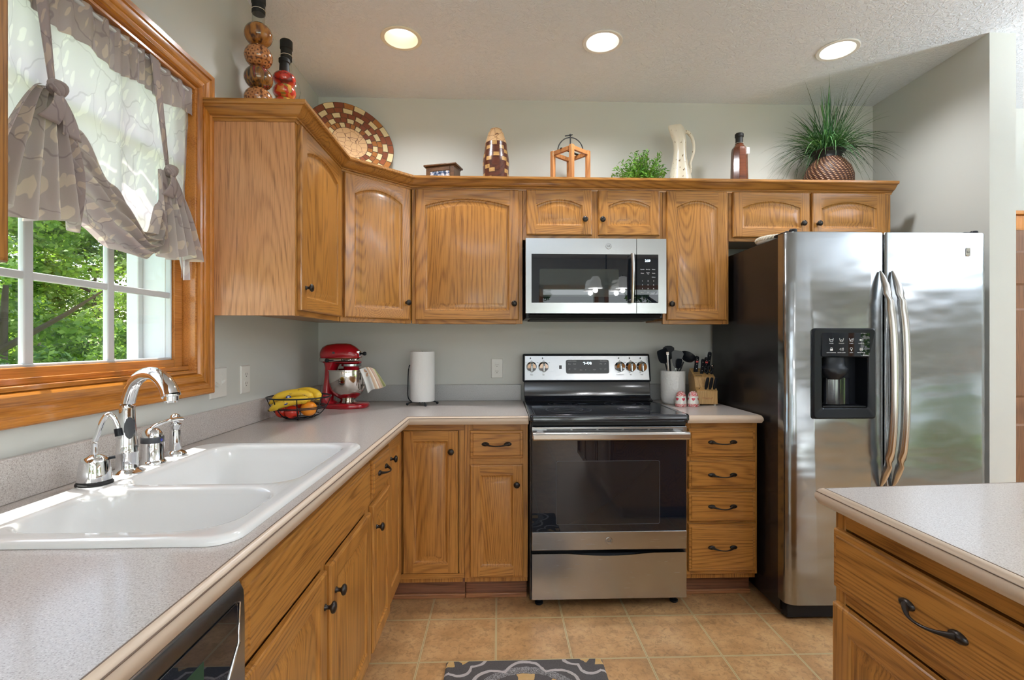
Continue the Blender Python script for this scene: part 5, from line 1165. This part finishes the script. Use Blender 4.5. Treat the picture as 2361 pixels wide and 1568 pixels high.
# tall stacked-globe bottle
X, Y = .098, -.95
tb = thing('decorative_bottle', 'tall bottle of four stacked globes filled with dried slices and black top', 'bottle', (X, Y, TOP))
for i, (z, mat) in enumerate(((.062, 'dried_slices'), (.165, 'dried_slices'), (.268, 'pickled_peppers'), (.370, 'dried_slices'), (.455, 'dried_fruit_amber'))):
    pass
GL_ = [(.055, 'pickled_peppers'), (.142, 'dried_slices'), (.228, 'pickled_peppers'), (.316, 'dried_slices'), (.404, 'dried_fruit_amber')]
for z, mat in GL_:
    b = MB(); b.ball((X, Y, TOP+z), (.054, .054, .0485), 26, m=14); b.build('filled_globe', mat, tb, smooth=80)
b = MB(); b.lathe([(.018, .440), (.0235, .452), (.0235, .54), (0, .54)], (X, Y, TOP), n=24, caps=False); b.build('neck', 'bottle_glass', tb, smooth=50)
b = MB(); b.lathe([(.0245, .490), (.0255, .492), (.0245, .53), (.027, .533), (.027, .572), (.024, .578), (0, .578)], (X, Y, TOP), n=24); b.build('black_cap', 'black_matte', tb, smooth=40)
b = MB(); b.tube([(X+.0262*math.cos(t), Y+.0262*math.sin(t), TOP+.505) for t in (2*PI*k/24 for k in range(24))], .0012, 6, closed=True); b.build('string', 'rope', tb)
# clear bottle behind
X, Y = .105, -.70
tb = thing('decorative_bottle', 'clear glass bottle with black cap standing behind the red pepper bottle', 'bottle', (X, Y, TOP))
b = MB(); b.lathe([(0, 0), (.05, 0), (.066, .03), (.068, .06), (.055, .10), (.045, .12), (.060, .145), (.072, .18), (.074, .205), (.066, .235), (.048, .26), (.056, .28), (.062, .305), (.056, .335), (.036, .365), (.027, .39), (.022, .43), (.022, .49), (0, .49)], (X, Y, TOP), n=32, caps=False); b.build('glass', 'bottle_glass', tb, smooth=70)
b = MB(); b.lathe([(0, .004), (.046, .004), (.062, .03), (.064, .06), (.052, .10), (.042, .12), (.056, .145), (.068, .18), (.070, .205), (.062, .235), (.05, .25), (0, .25)], (X, Y, TOP), n=28); b.build('contents', 'pickled_peppers', tb, smooth=70)
b = MB(); b.lathe([(.0235, .44), (.0245, .442), (.024, .49), (.027, .493), (.027, .528), (.023, .533), (0, .533)], (X, Y, TOP), n=24); b.build('black_cap', 'black_matte', tb, smooth=40)
b = MB(); b.tube([(X+.0255*math.cos(t), Y+.0255*math.sin(t), TOP+.462) for t in (2*PI*k/24 for k in range(24))], .0014, 6, closed=True); b.build('string', 'rope', tb)
X, Y = .160, -.85
tb = thing('decorative_bottle', 'small bottle of red peppers with a black neck, in front of the clear bottle', 'bottle', (X, Y, TOP))
for z, mat in ((.085, 'mixed_olives'), (.165, 'mixed_olives'), (.222, 'mixed_olives'), (.275, 'red_peppers')):
    b = MB(); b.ball((X, Y, TOP+z), (.047, .047, .036 if z > .1 else .07), 26, m=14); b.build('filled_globe', mat, tb, smooth=80)
b = MB(); b.lathe([(.022, .300), (.020, .33), (.019, .345), (.023, .348), (.023, .362), (.018, .366), (0, .366)], (X, Y, TOP), n=24); b.build('black_neck', 'black_matte', tb, smooth=40)

def join2(a, b_):
    n = len(a.v); a.v += b_.v; a.f += [tuple(i+n for i in f) for f in b_.f]; a.mi += [1]*len(b_.f); return a
wood('vase_wood', 0, (.13, .035, .015), (.075, .02, .012), (.03, .010, .006), rough=.3)
wood('vase_gold', 0, (.55, .33, .12), (.45, .26, .09), (.3, .15, .05), rough=.35)
# mosaic platter leaning in the corner
PC = Vector((.235, -.165, 2.395))
pn = Vector((.50, -.80, .32)).normalized(); pr_ = .245
pa = Vector((0, 0, 1)).cross(pn).normalized(); pb = pn.cross(pa)
pl = thing('mosaic_platter', 'large round mosaic platter leaning in the corner above the cabinets', 'platter', (PC.x, PC.y, TOP))
T = NT('platter_wood'); g = T.n('NewGeometry'); T.bsdf(T.mix(T.math('MULTIPLY', T.noise(T.coord(rand=False), 60, 3), .5), T.ramp(g.outputs['Random Per Island'], [(0, (.22, .05, .02)), (.35, (.30, .085, .03)), (.6, (.19, .045, .022)), (.85, (.42, .16, .03))], 'LINEAR'), (.12, .03, .012)), .3, coat=.5)
T = NT('platter_shell'); T.bsdf(T.mix(T.noise(T.coord(rand=False), 60, 3), (.70, .55, .30), (.60, .50, .28)), .35, coat=.4)
T = NT('crackle_tan'); vo = T.n('TexVoronoi', feature='DISTANCE_TO_EDGE'); vo.inputs['Scale'].default_value = 27; T.l(T.coord(rand=False), vo.inputs['Vector']); e_ = T.ramp(vo.outputs['Distance'], [(.012, (1, 1, 1)), (.03, (0, 0, 0))]); T.bsdf(T.mix(e_, T.mix(T.noise(T.coord(rand=False), 90, 3), (.66, .42, .22), (.55, .33, .16)), (.16, .07, .03)), .4, coat=.3)
def PP(r, t, h=0): return PC+pa*(r*math.cos(t))+pb*(r*math.sin(t))+pn*(h+.035*(r/pr_)**2)
b = MB(); prof = [(0, -.008), (.10, -.008), (.20, -.008), (pr_-.002, -.007), (pr_, 0), (pr_-.003, .0015), (.22, 0), (.19, 0), (.16, 0), (.13, 0), (.10, 0), (.06, 0), (.03, 0), (0, 0)]
b.loops([[PP(max(r, 1e-4), 2*PI*k/72, h) for k in range(72)] for r, h in prof]); b.build('dish', 'frame_wood', pl, smooth=60)
b = MB(); b.loops([[PP(max(r, 1e-4), 2*PI*k/60, .0012) for k in range(60)] for r in (.098, .06, 1e-4)]); b.build('crackle_centre', 'crackle_tan', pl, smooth=60, merge=False)
bw_, bs_ = MB(), MB(); radii = [(.101, .127), (.130, .155), (.158, .183), (.186, .211), (.214, .242)]
for ri, (r0, r1) in enumerate(radii):
    n = 8; off = .5*(ri % 2)+.12*(ri//2)+.2
    for k in range(n):
        t0 = 2*PI*(k+off)/n; tl = 2*PI/n; split = t0+tl*.36; g_ = .0025/r0
        for (ta, tb_, mb) in ((t0+g_, split-g_, bs_), (split+g_, split+tl*.32-g_, bw_), (split+tl*.32+g_, t0+tl-g_, bw_)):
            m_ = 5; L = [[PP(r, lerp(ta, tb_, q/m_), .0018) for q in range(m_+1)] for r in (r0, r1)]
            mb.loops(L, closed=False)
join2(bw_, bs_).build('mosaic_tiles', ['platter_wood', 'platter_shell'], pl, recalc=False, merge=False)

# small framed box
X, Y = .765, -.175; FM = Matrix.Translation((X, Y, TOP)) @ Matrix.Rotation(R(-17), 4, 'Z')
fo = thing('framed_picture', 'small dark wooden framed picture box with a moulded top', 'picture frame', (X, Y, TOP))
b = MB(FM); b.box((-.085, -.045, 0), (.085, .045, .135)); b.build('box', 'frame_wood', fo, bevel=.002)
b = MB(FM); b.box((-.098, -.058, .135), (.098, .058, .146)); b.box((-.090, -.050, .128), (.090, .050, .136)); b.build('lid', 'frame_wood', fo, bevel=.004)
b = MB(FM); b.box((-.084, -.050, .0), (-.060, -.045, .128)); b.box((.060, -.050, .0), (.084, -.045, .128)); b.box((-.060, -.050, .108), (.060, -.045, .128)); b.box((-.060, -.050, 0), (.060, -.045, .02)); b.build('frame', 'frame_wood', fo, bevel=.002)
T = NT('photo_print'); n_ = T.noise(T.coord(rand=False), 45, 4); T.bsdf(T.ramp(n_, [(.38, (.02, .03, .06)), (.48, (.12, .16, .24)), (.56, (.45, .42, .44)), (.64, (.75, .72, .70))]), .1)
b = MB(FM); b.box((-.060, -.0465, .02), (.060, -.0455, .108)); b.build('print', 'photo_print', fo)

# mosaic vase
X, Y = 1.064, -.20
vs = thing('mosaic_vase', 'tapering vase of wood and shell inlay bricks with cream crackle top', 'vase', (X, Y, TOP))
def vr(z): return interp(z, [(0, .062), (.08, .073), (.16, .0745), (.26, .062), (.32, .047), (.345, .034), (.36, .030)])
b = MB(); b.lathe([(max(vr(z)-.0012, .001), z) for z in [i*.01 for i in range(34)]], (X, Y, TOP), n=40, caps=True); b.build('body', 'frame_wood', vs, smooth=60)
b = MB(); b.lathe([(vr(z), z) for z in (.268, .285, .30, .315, .328, .338, .346, .350)]+[(.026, .353), (.018, .350)], (X, Y, TOP), n=40, caps=True); b.build('crackle_top', 'crackle_tan', vs, smooth=60)
bw_, bs_ = MB(), MB()
for row in range(12):
    z0 = .004+row*.022; z1 = z0+.0212; n = 5; off = (.0, .46, .12, .60, .32)[row % 5]
    for k in range(n):
        t0 = 2*PI*(k+off)/n; tl = 2*PI/n
        for f0, f1, mb in ((0, .36, bs_), (.37, .68, bw_), (.69, .99, bw_)):
            if mb is bs_ and (k+row) % 3 == 0: mb = bw_
            m_ = 5; mb.loops([[(X+vr(z)*math.cos(t0+tl*lerp(f0, f1, q/m_)), Y+vr(z)*math.sin(t0+tl*lerp(f0, f1, q/m_)), TOP+z) for q in range(m_+1)] for z in (z0, (z0+z1)/2, z1)], closed=False)
join2(bw_, bs_).build('inlay', ['vase_wood', 'vase_gold'], vs, recalc=False, merge=False, smooth=40)

# wooden lantern
X, Y = 1.487, -.20; LM = Matrix.Translation((X, Y, TOP)) @ Matrix.Rotation(R(41), 4, 'Z'); H = .235; q = .070
la = thing('wooden_lantern', 'open wooden lantern frame with a black arched iron handle', 'lantern', (X, Y, TOP))
for sx2, sy2 in ((-1, -1), (1, -1), (-1, 1), (1, 1)):
    b = MB(LM); b.box((sx2*q-.011, sy2*q-.011, 0), (sx2*q+.011, sy2*q+.011, H)); b.build('post', 'lantern_wood', la, bevel=.002)
for z0 in (0, H-.030):
    b = MB(LM)
    for s3 in (-1, 1): b.box((-q+.011, s3*q-.008, z0+.004), (q-.011, s3*q+.008, z0+.026)); b.box((s3*q-.008, -q+.011, z0+.004), (s3*q+.008, q-.011, z0+.026))
    b.build('rails', 'lantern_wood', la, bevel=.001)
b = MB(LM); b.box((-q, -q, .004), (q, q, .012)); b.build('floor_board', 'lantern_wood', la)
b = MB(); b.tube([(X+.072*math.cos(t)*1.0, Y, TOP+H+.078*math.sin(t)) for t in (PI*k/20 for k in range(21))], .0032, 8, up=(0, 1, 0)); b.tube([(X, Y, TOP+H-.004), (X, Y, TOP+H+.09)], [.0045, .0035], 8); b.ball((X, Y, TOP+H+.092), .007, 10); b.tube([(X+.012, Y, TOP+H+.094), (X-.032, Y-.01, TOP+H+.082)], .0032, 8); b.build('iron_handle', 'black_matte', la, smooth=50)
b = MB(LM); b.box((-q-.011, -.006, H-.006), (q+.011, .006, H-.001)); b.build('cross_bar', 'black_matte', la)

# leafy herb plant
X, Y = 1.905, -.19
hp_ = thing('artificial_plant', 'short bushy bright green leafy plant beside the speckled pitcher', 'plant', (X, Y, TOP))
b = MB(); b.lathe([(0, 0), (.045, 0), (.055, .05), (.057, .055), (.05, .055), (0, .045)], (X, Y, TOP), n=24); b.build('pot', 'white_porcelain', hp_, smooth=40)
b = MB(); random.seed(11)
stm = MB()
for i in range(190):
    a_ = random.uniform(0, 2*PI); el = random.uniform(.15, 1.5); ln = random.uniform(.11, .185)*(1.0+.25*math.cos(el)); d = Vector((math.cos(a_)*math.cos(el), math.sin(a_)*math.cos(el)*.75, math.sin(el))); ln = min(ln, .112/d.x) if d.x > .05 else ln
    p0 = Vector((X, Y, TOP+.05)); pts = [p0+d*ln*t_+Vector((0, 0, -.03*t_*t_*math.cos(el))) for t_ in (0, .33, .66, 1)]; stm.tube(pts, .0011, 4)
    for j in range(9):
        t_ = .35+.65*j/8; c_ = p0+d*ln*t_+Vector((0, 0, -.03*t_*t_*math.cos(el)))
        if c_.x > 2.02: continue
        ld = (d*.6+Vector((random.gauss(0, 1), random.gauss(0, 1), random.gauss(0, .7))).normalized()*.8).normalized()
        sd_ = ld.cross(Vector((random.gauss(0, 1), random.gauss(0, 1), random.gauss(0, 1)))).normalized(); L_ = random.uniform(.020, .032); w_ = .0042
        b.poly([c_, c_+ld*L_*.4+sd_*w_, c_+ld*L_+Vector((0, 0, -.003)), c_+ld*L_*.4-sd_*w_])
b.build('leaves', 'herb_leaf', hp_, recalc=False, merge=False); stm.build('stems', 'stem_green', hp_)

# speckled pitcher
X, Y = 2.118, -.20
T = NT('speckled_ceramic'); v = T.coord((1, 1, .55), rand=False); n_ = T.noise(v, 85, 2, .5); T.bsdf(T.mix(T.ramp(n_, [(.64, (0, 0, 0)), (.69, (1, 1, 1))]), (.66, .60, .48), (.18, .12, .06)), .4, normal=T.bump(n_, .4, .003), coat=.2)
pt_ = thing('pitcher', 'tall cream speckled ceramic pitcher with looped handle', 'pitcher', (X, Y, TOP))
b = MB(); L = []
for z, r, sp2 in ((0, .068, 0), (.006, .074, 0), (.05, .071, 0), (.10, .060, 0), (.15, .048, 0), (.20, .0385, 0), (.25, .034, 0), (.30, .035, .004), (.335, .036, .012), (.36, .036, .022), (.378, .034, .030), (.388, .030, .030)):
    ring_ = []
    for k in range(40):
        t_ = 2*PI*k/40; c_, s3 = math.cos(t_), math.sin(t_); ex = sp2*max(0, -c_)**3; ring_.append((X+r*c_-ex-(.006 if z > .3 else 0), Y+r*s3*(1-.1*(z > .33)), TOP+z-(.022*max(0, c_) if z > .36 else 0)+(.0)))
    L.append(ring_)
b.loops(L, cap0=True)
inner = [[((p[0]-X)*.86+X-.001, (p[1]-Y)*.86+Y, p[2]-dz) for p in L[-1]] for dz in (.001, .05, .12)]
b.loops([L[-1], inner[0], inner[1]], cap1=True); b.build('body', 'speckled_ceramic', pt_, smooth=60)
b = MB(); b.tube(smooth_pts([(X+.022, Y, TOP+.350), (X+.045, Y, TOP+.352), (X+.068, Y, TOP+.325), (X+.080, Y, TOP+.28), (X+.078, Y, TOP+.235), (X+.066, Y, TOP+.195), (X+.058, Y, TOP+.170), (X+.060, Y, TOP+.152), (X+.056, Y, TOP+.125), (X+.050, Y, TOP+.115)], 5), [.012-.004*math.sin(i/45*PI) for i in range(46)], 12, up=(0, 1, 0)); b.build('handle', 'speckled_ceramic', pt_, smooth=60)

# brown faceted bottle
X, Y = 2.463, -.20
bb = thing('brown_bottle', 'slim faceted brown wooden bottle with black top and paper tag', 'bottle', (X, Y, TOP))
b = MB(); L = []
for z, r in ((0, .048), (.004, .050), (.24, .044), (.262, .040), (.280, .027), (.288, .0225)):
    L.append([(X+r*math.cos(t_), Y+r*math.sin(t_), TOP+z) for t_ in (2*PI*k/8+.39 for k in range(8))])
b.loops(L, cap0=True, cap1=True); b.build('body', 'brown_bottle', bb, smooth=20, bevel=.002)
b = MB(); b.lathe([(.0225, .288), (.0205, .292), (.0205, .325), (.024, .328), (.024, .344), (.020, .349), (0, .349)], (X, Y, TOP), n=24); b.build('black_cap', 'black_matte', bb, smooth=40)
b = MB(); b.tube([(X+.0225*math.cos(t_), Y+.0225*math.sin(t_), TOP+.291) for t_ in (2*PI*k/20 for k in range(20))], .001, 6, closed=True); b.tube([(X+.022, Y-.008, TOP+.29), (X+.036, Y-.024, TOP+.262)], .0008, 5); b.build('string', 'rope', bb)
b = MB(); b.box((X+.030, Y-.026, TOP+.225), (X+.048, Y-.025, TOP+.262)); b.build('paper_tag', 'paper_white', bb)

# grass plant in a woven pot
X, Y = 2.985, -.20
gp = thing('grass_plant', 'spiky green grass plant in a dark woven pot at the right end', 'plant', (X, Y, TOP))
T = NT('wicker'); c0 = T.coord(rand=False); sx_ = T.n('SeparateXYZ'); T.l(c0, sx_.inputs[0]); an = T.math('ARCTAN2', sx_.outputs[1], sx_.outputs[0])
w1 = T.math('SINE', T.math('ADD', T.math('MULTIPLY', an, 34), T.math('MULTIPLY', sx_.outputs[2], 160))); w2 = T.math('SINE', T.math('SUBTRACT', T.math('MULTIPLY', sx_.outputs[2], 620), T.math('MULTIPLY', an, 3)))
ww = T.math('MULTIPLY', T.math('MULTIPLY_ADD', w1, .5, .5), T.math('MULTIPLY_ADD', w2, .5, .5)); T.bsdf(T.ramp(ww, [(.15, (.045, .016, .009)), (.5, (.13, .045, .02)), (.75, (.48, .30, .17))]), .45, normal=T.bump(ww, .8, .004))
b = MB(); b.lathe([(0, 0), (.085, 0), (.115, .025), (.130, .065), (.130, .105), (.115, .150), (.090, .185), (.070, .205)], (X, Y, TOP), n=48, caps=True); b.build('woven_pot', 'wicker', gp, smooth=60)
b = MB(); b.lathe([(.070, .203), (.066, .222), (.070, .236), (.088, .244), (.090, .249), (.084, .252), (.062, .240), (0, .235)], (X, Y, TOP), n=40); b.build('black_rim', 'black_matte', gp, smooth=50)
random.seed(5); b = MB()
def blade(a_, el, ln, droop, w_=.0024):
    d = Vector((math.cos(a_)*math.cos(el), math.sin(a_)*math.cos(el), math.sin(el))); sd_ = Vector((-math.sin(a_), math.cos(a_), random.uniform(-.4, .4))).normalized(); p0 = Vector((X+random.gauss(0, .022), Y+random.gauss(0, .022), TOP+.235)); rows = []
    for k in range(9):
        t_ = k/8; p = p0+d*ln*t_+Vector((0, 0, -droop*t_**2.4)); p.y = min(p.y, -.006-.0006*random.random()); p.z = min(p.z, CZ-.01); 
        if p.x > 3.39: p.x = 3.39
        p.z = max(p.z, 2.165)
        ws = w_*(1-t_**2.5)+.0002; rows.append([p-sd_*ws, p+sd_*ws])
    b.loops(rows, closed=False)
for i in range(420):
    a_ = random.uniform(0, 2*PI); right = math.cos(a_) > 0; el = random.triangular(.15, 1.5, .7); ln = random.uniform(.20, .38)*(1.12 if math.sin(el) > .8 else 1); blade(a_, el, ln, random.uniform(.03, .22)*math.cos(el)*1.5+.02, random.uniform(.0016, .0032))
for i in range(70): blade(random.gauss(-.3, .9), random.uniform(.9, 1.45), random.uniform(.36, .47), random.uniform(.0, .06), .0018)
for i in range(60): blade(random.choice((PI, 0))+random.gauss(-.1, .35), random.uniform(.35, .8), random.uniform(.36, .44), random.uniform(.14, .34), .0018)
b.build('grass_blades', 'grass_blade', gp, recalc=False, merge=False)

# braided white rope tray on the fridge
rt = thing('rope_tray', 'white tray with a braided rope rim lying on top of the fridge', 'tray', (2.47, -.62, 1.7525)); RC = Vector((2.465, -.60, 1.7525))
b = MB(); b.lathe([(0, 0), (.085, 0), (.098, .006), (.100, .012), (.096, .012), (0, .006)], RC, n=36); b.build('plate', 'white_porcelain', rt, smooth=50)
b = MB()
for ph in (0, 2*PI/3, 4*PI/3):
    b.tube([RC+Vector(((.094+.006*math.cos(t_*14+ph))*math.cos(t_), (.094+.006*math.cos(t_*14+ph))*math.sin(t_), .021+.006*math.sin(t_*14+ph))) for t_ in (2*PI*k/168 for k in range(168))], .0065, 8, closed=True)
b.build('braided_rim', 'rope', rt, smooth=70)

# ------------------------------------------------------------------ kitchen rug
T = NT('rug_pattern'); c0 = T.coord(rand=False); sx_ = T.n('SeparateXYZ'); T.l(c0, sx_.inputs[0]); n_ = T.noise(T.coord((1, 1, 1), rand=False), 34, 2); nf = T.noise(T.coord(rand=False), 420, 2)
wx2 = T.math('MULTIPLY_ADD', n_, .014, -.007)
px2 = T.math('ADD', sx_.outputs[0], wx2); py3 = T.math('ADD', sx_.outputs[1], wx2)
# repeat of medallions: centre medallion at y=0
def rad(x, y): return T.math('SQRT', T.math('ADD', T.math('MULTIPLY', x, x), T.math('MULTIPLY', y, y)))
fy_ = T.math('MULTIPLY', T.math('SUBTRACT', T.math('FRACT', T.math('MULTIPLY_ADD', py3, 1/.62, .149)), .5), .62)
r_ = rad(px2, fy_); a2 = T.math('ARCTAN2', fy_, px2)
lob = T.math('MULTIPLY_ADD', T.math('ABSOLUTE', T.math('COSINE', T.math('MULTIPLY', a2, 4))), .045, .205)
def near(v_, c_, w_): return T.math('LESS_THAN', T.math('ABSOLUTE', T.math('SUBTRACT', v_, c_)), w_)
l1 = near(T.math('SUBTRACT', r_, lob), 0, .0075)
l2 = near(T.math('SUBTRACT', r_, T.math('MULTIPLY', lob, .33)), 0, .006)
ax_, ay_ = T.math('SUBTRACT', .29, T.math('ABSOLUTE', px2)), T.math('SUBTRACT', .31, T.math('ABSOLUTE', fy_)); rc2 = rad(ax_, ay_); lb2 = T.math('MULTIPLY_ADD', T.math('ABSOLUTE', T.math('SINE', T.math('MULTIPLY', T.math('ARCTAN2', ay_, ax_), 4))), .026, .118)
l3 = near(T.math('SUBTRACT', rc2, lb2), 0, .007)
line = T.math('MAXIMUM', T.math('MAXIMUM', l1, l2), l3)
pet = T.math('MULTIPLY', near(r_, .150, .030), T.math('GREATER_THAN', T.math('COSINE', T.math('MULTIPLY', a2, 8)), .0)); pet2 = T.math('MULTIPLY', near(rc2, .062, .024), T.math('GREATER_THAN', T.math('COSINE', T.math('MULTIPLY', T.math('ARCTAN2', ay_, ax_), 8)), 0.0)); pet = T.math('MAXIMUM', pet, pet2)
c = T.mix(nf, (.055, .048, .048), (.15, .135, .13)); c = T.mix(T.math('MULTIPLY', T.math('MAXIMUM', near(r_, .200, .018), near(r_, .110, .010)), T.math('GREATER_THAN', nf, .5)), c, (.40, .38, .38)); c = T.mix(pet, c, T.mix(n_, (.62, .36, .10), (.70, .48, .25))); c = T.mix(line, c, (.56, .50, .49))
T.bsdf(c, .95, normal=T.bump(nf, .9, .006))
b = MB(); b.M = None; b.loops([rrect(.875+i, -2.02+i, 1.490-i, -1.055-i, .012, z, 4) for i, z in ((0, .0005), (0, .007), (.003, .010), (.008, .0115))], cap0=True, cap1=True)
rg = b.build('rug', ['rug_pattern', 'black_matte'], None, smooth=40); tag(rg, 'grey and gold patterned kitchen rug on the tile floor', 'rug')
for p in rg.data.polygons:
    if abs(p.normal.z) < .7: p.material_index = 1

# ------------------------------------------------------------------ outside
b = MB(); b.box((-60, -40, -1.2), (-.15, 60, -1.0)); struct('lawn', b, 'lawn_grass'); b = MB(); b.box((-.15, -60, -1.2), (60, -8.01, -1.0)); struct('lawn_rear', b, 'lawn_grass')
def leaf_cloud(seed, R_, Hh, nclump, nleaf, ls):
    rnd = random.Random(seed); mb = MB()
    for i in range(nclump):
        a_ = rnd.uniform(0, 2*PI); h = rnd.random(); rr2 = R_*math.sin(PI*(.12+.80*h))**.7*rnd.uniform(.45, 1); c_ = Vector((rr2*math.cos(a_), rr2*math.sin(a_), Hh*h)); cr_ = rnd.uniform(.28, .55)*R_/1.8
        for j in range(nleaf):
            d = Vector((rnd.gauss(0, 1), rnd.gauss(0, 1), rnd.gauss(0, .75))).normalized(); p = c_+Vector((d.x, d.y, d.z*.7))*cr_*rnd.uniform(.55, 1)**.5
            u = Vector((rnd.gauss(0, 1), rnd.gauss(0, 1), rnd.gauss(0, .6))).normalized(); v_ = u.cross(d).normalized() if abs(u.dot(d)) < .95 else u.cross(Vector((1, 0, 0))).normalized(); s3 = ls*rnd.uniform(.6, 1.3)
            mb.poly([p-u*s3, p+v_*s3*.5, p+u*s3, p-v_*s3*.5])
    return mb
def tree(name, label, loc, seed, R_, Hh, trunk, ncl, nlf, ls, mat, grp):
    t = thing(name, label, 'tree', (0, 0, 0), grp); mb = MB(); rnd = random.Random(seed)
    mb.tube([(0, 0, 0), (.05, .03, trunk*.5), (-.03, .06, trunk), (.05, 0, trunk+Hh*.6)], [.16, .12, .10, .03], 10)
    for k in range(7):
        a_ = k*2.4; z0 = trunk+Hh*.08*k; mb.tube([(0, 0, z0), (.5*R_*math.cos(a_), .5*R_*math.sin(a_), z0+.5), (.85*R_*math.cos(a_), .85*R_*math.sin(a_), z0+.9)], [.05, .03, .01], 6)
    mb.build('trunk', 'bark', t, smooth=50)
    cb = leaf_cloud(seed, R_, Hh, ncl, nlf, ls); cb.v = [p+Vector((0, 0, trunk)) for p in cb.v]; cb.build('foliage', mat, t, recalc=False, merge=False); t.location = loc; return t
ta = tree('leafy_tree', 'large bushy green tree behind the middle panes of the window', (-10.5, 6.8, -1), 3, 2.0, 6.4, .5, 150, 170, .075, 'tree_leaf', 'trees outside the kitchen window')
tb2 = tree('leafy_tree', 'sunlit yellow-green tree near the right edge of the window view', (-6.1, 8.2, -1), 8, 1.35, 4.4, .4, 100, 190, .055, 'tree_leaf_light', 'trees outside the kitchen window')
for i, (loc, rz, s3, src, lb2_) in enumerate((((-5.6, 3.9, -1), 1.0, 1.0, tb2, 'light green tree at the left side of the window view'), ((-11.2, 12.6, -1), 2.2, 1.05, ta, 'dark green tree between the sunlit tree and the far garden'), ((-18, 10.5, -1), 5, 1.4, ta, 'distant tree filling the gaps low in the window'), ((-18.5, 18.5, -1), .4, 1.4, ta, 'far tree at the back of the garden, furthest right'),
        ((1.0, -13.5, -1), .3, .95, ta, 'tree outside the dining windows, on the left'), ((6.2, -13.0, -1), 1.5, 1.3, tb2, 'pale tree outside the dining windows'), ((10.4, -8.2, -1), 4, .9, ta, 'tree outside the side dining window'), ((9.8, -3.3, -1), 2, 1.2, tb2, 'pale tree outside the side dining window'))):
    c = copy_tree(src); c.location = loc; c.rotation_euler.z = rz; c.scale = (s3,)*3; c['label'] = lb2_
    if i > 3: c['group'] = 'trees outside the dining windows'
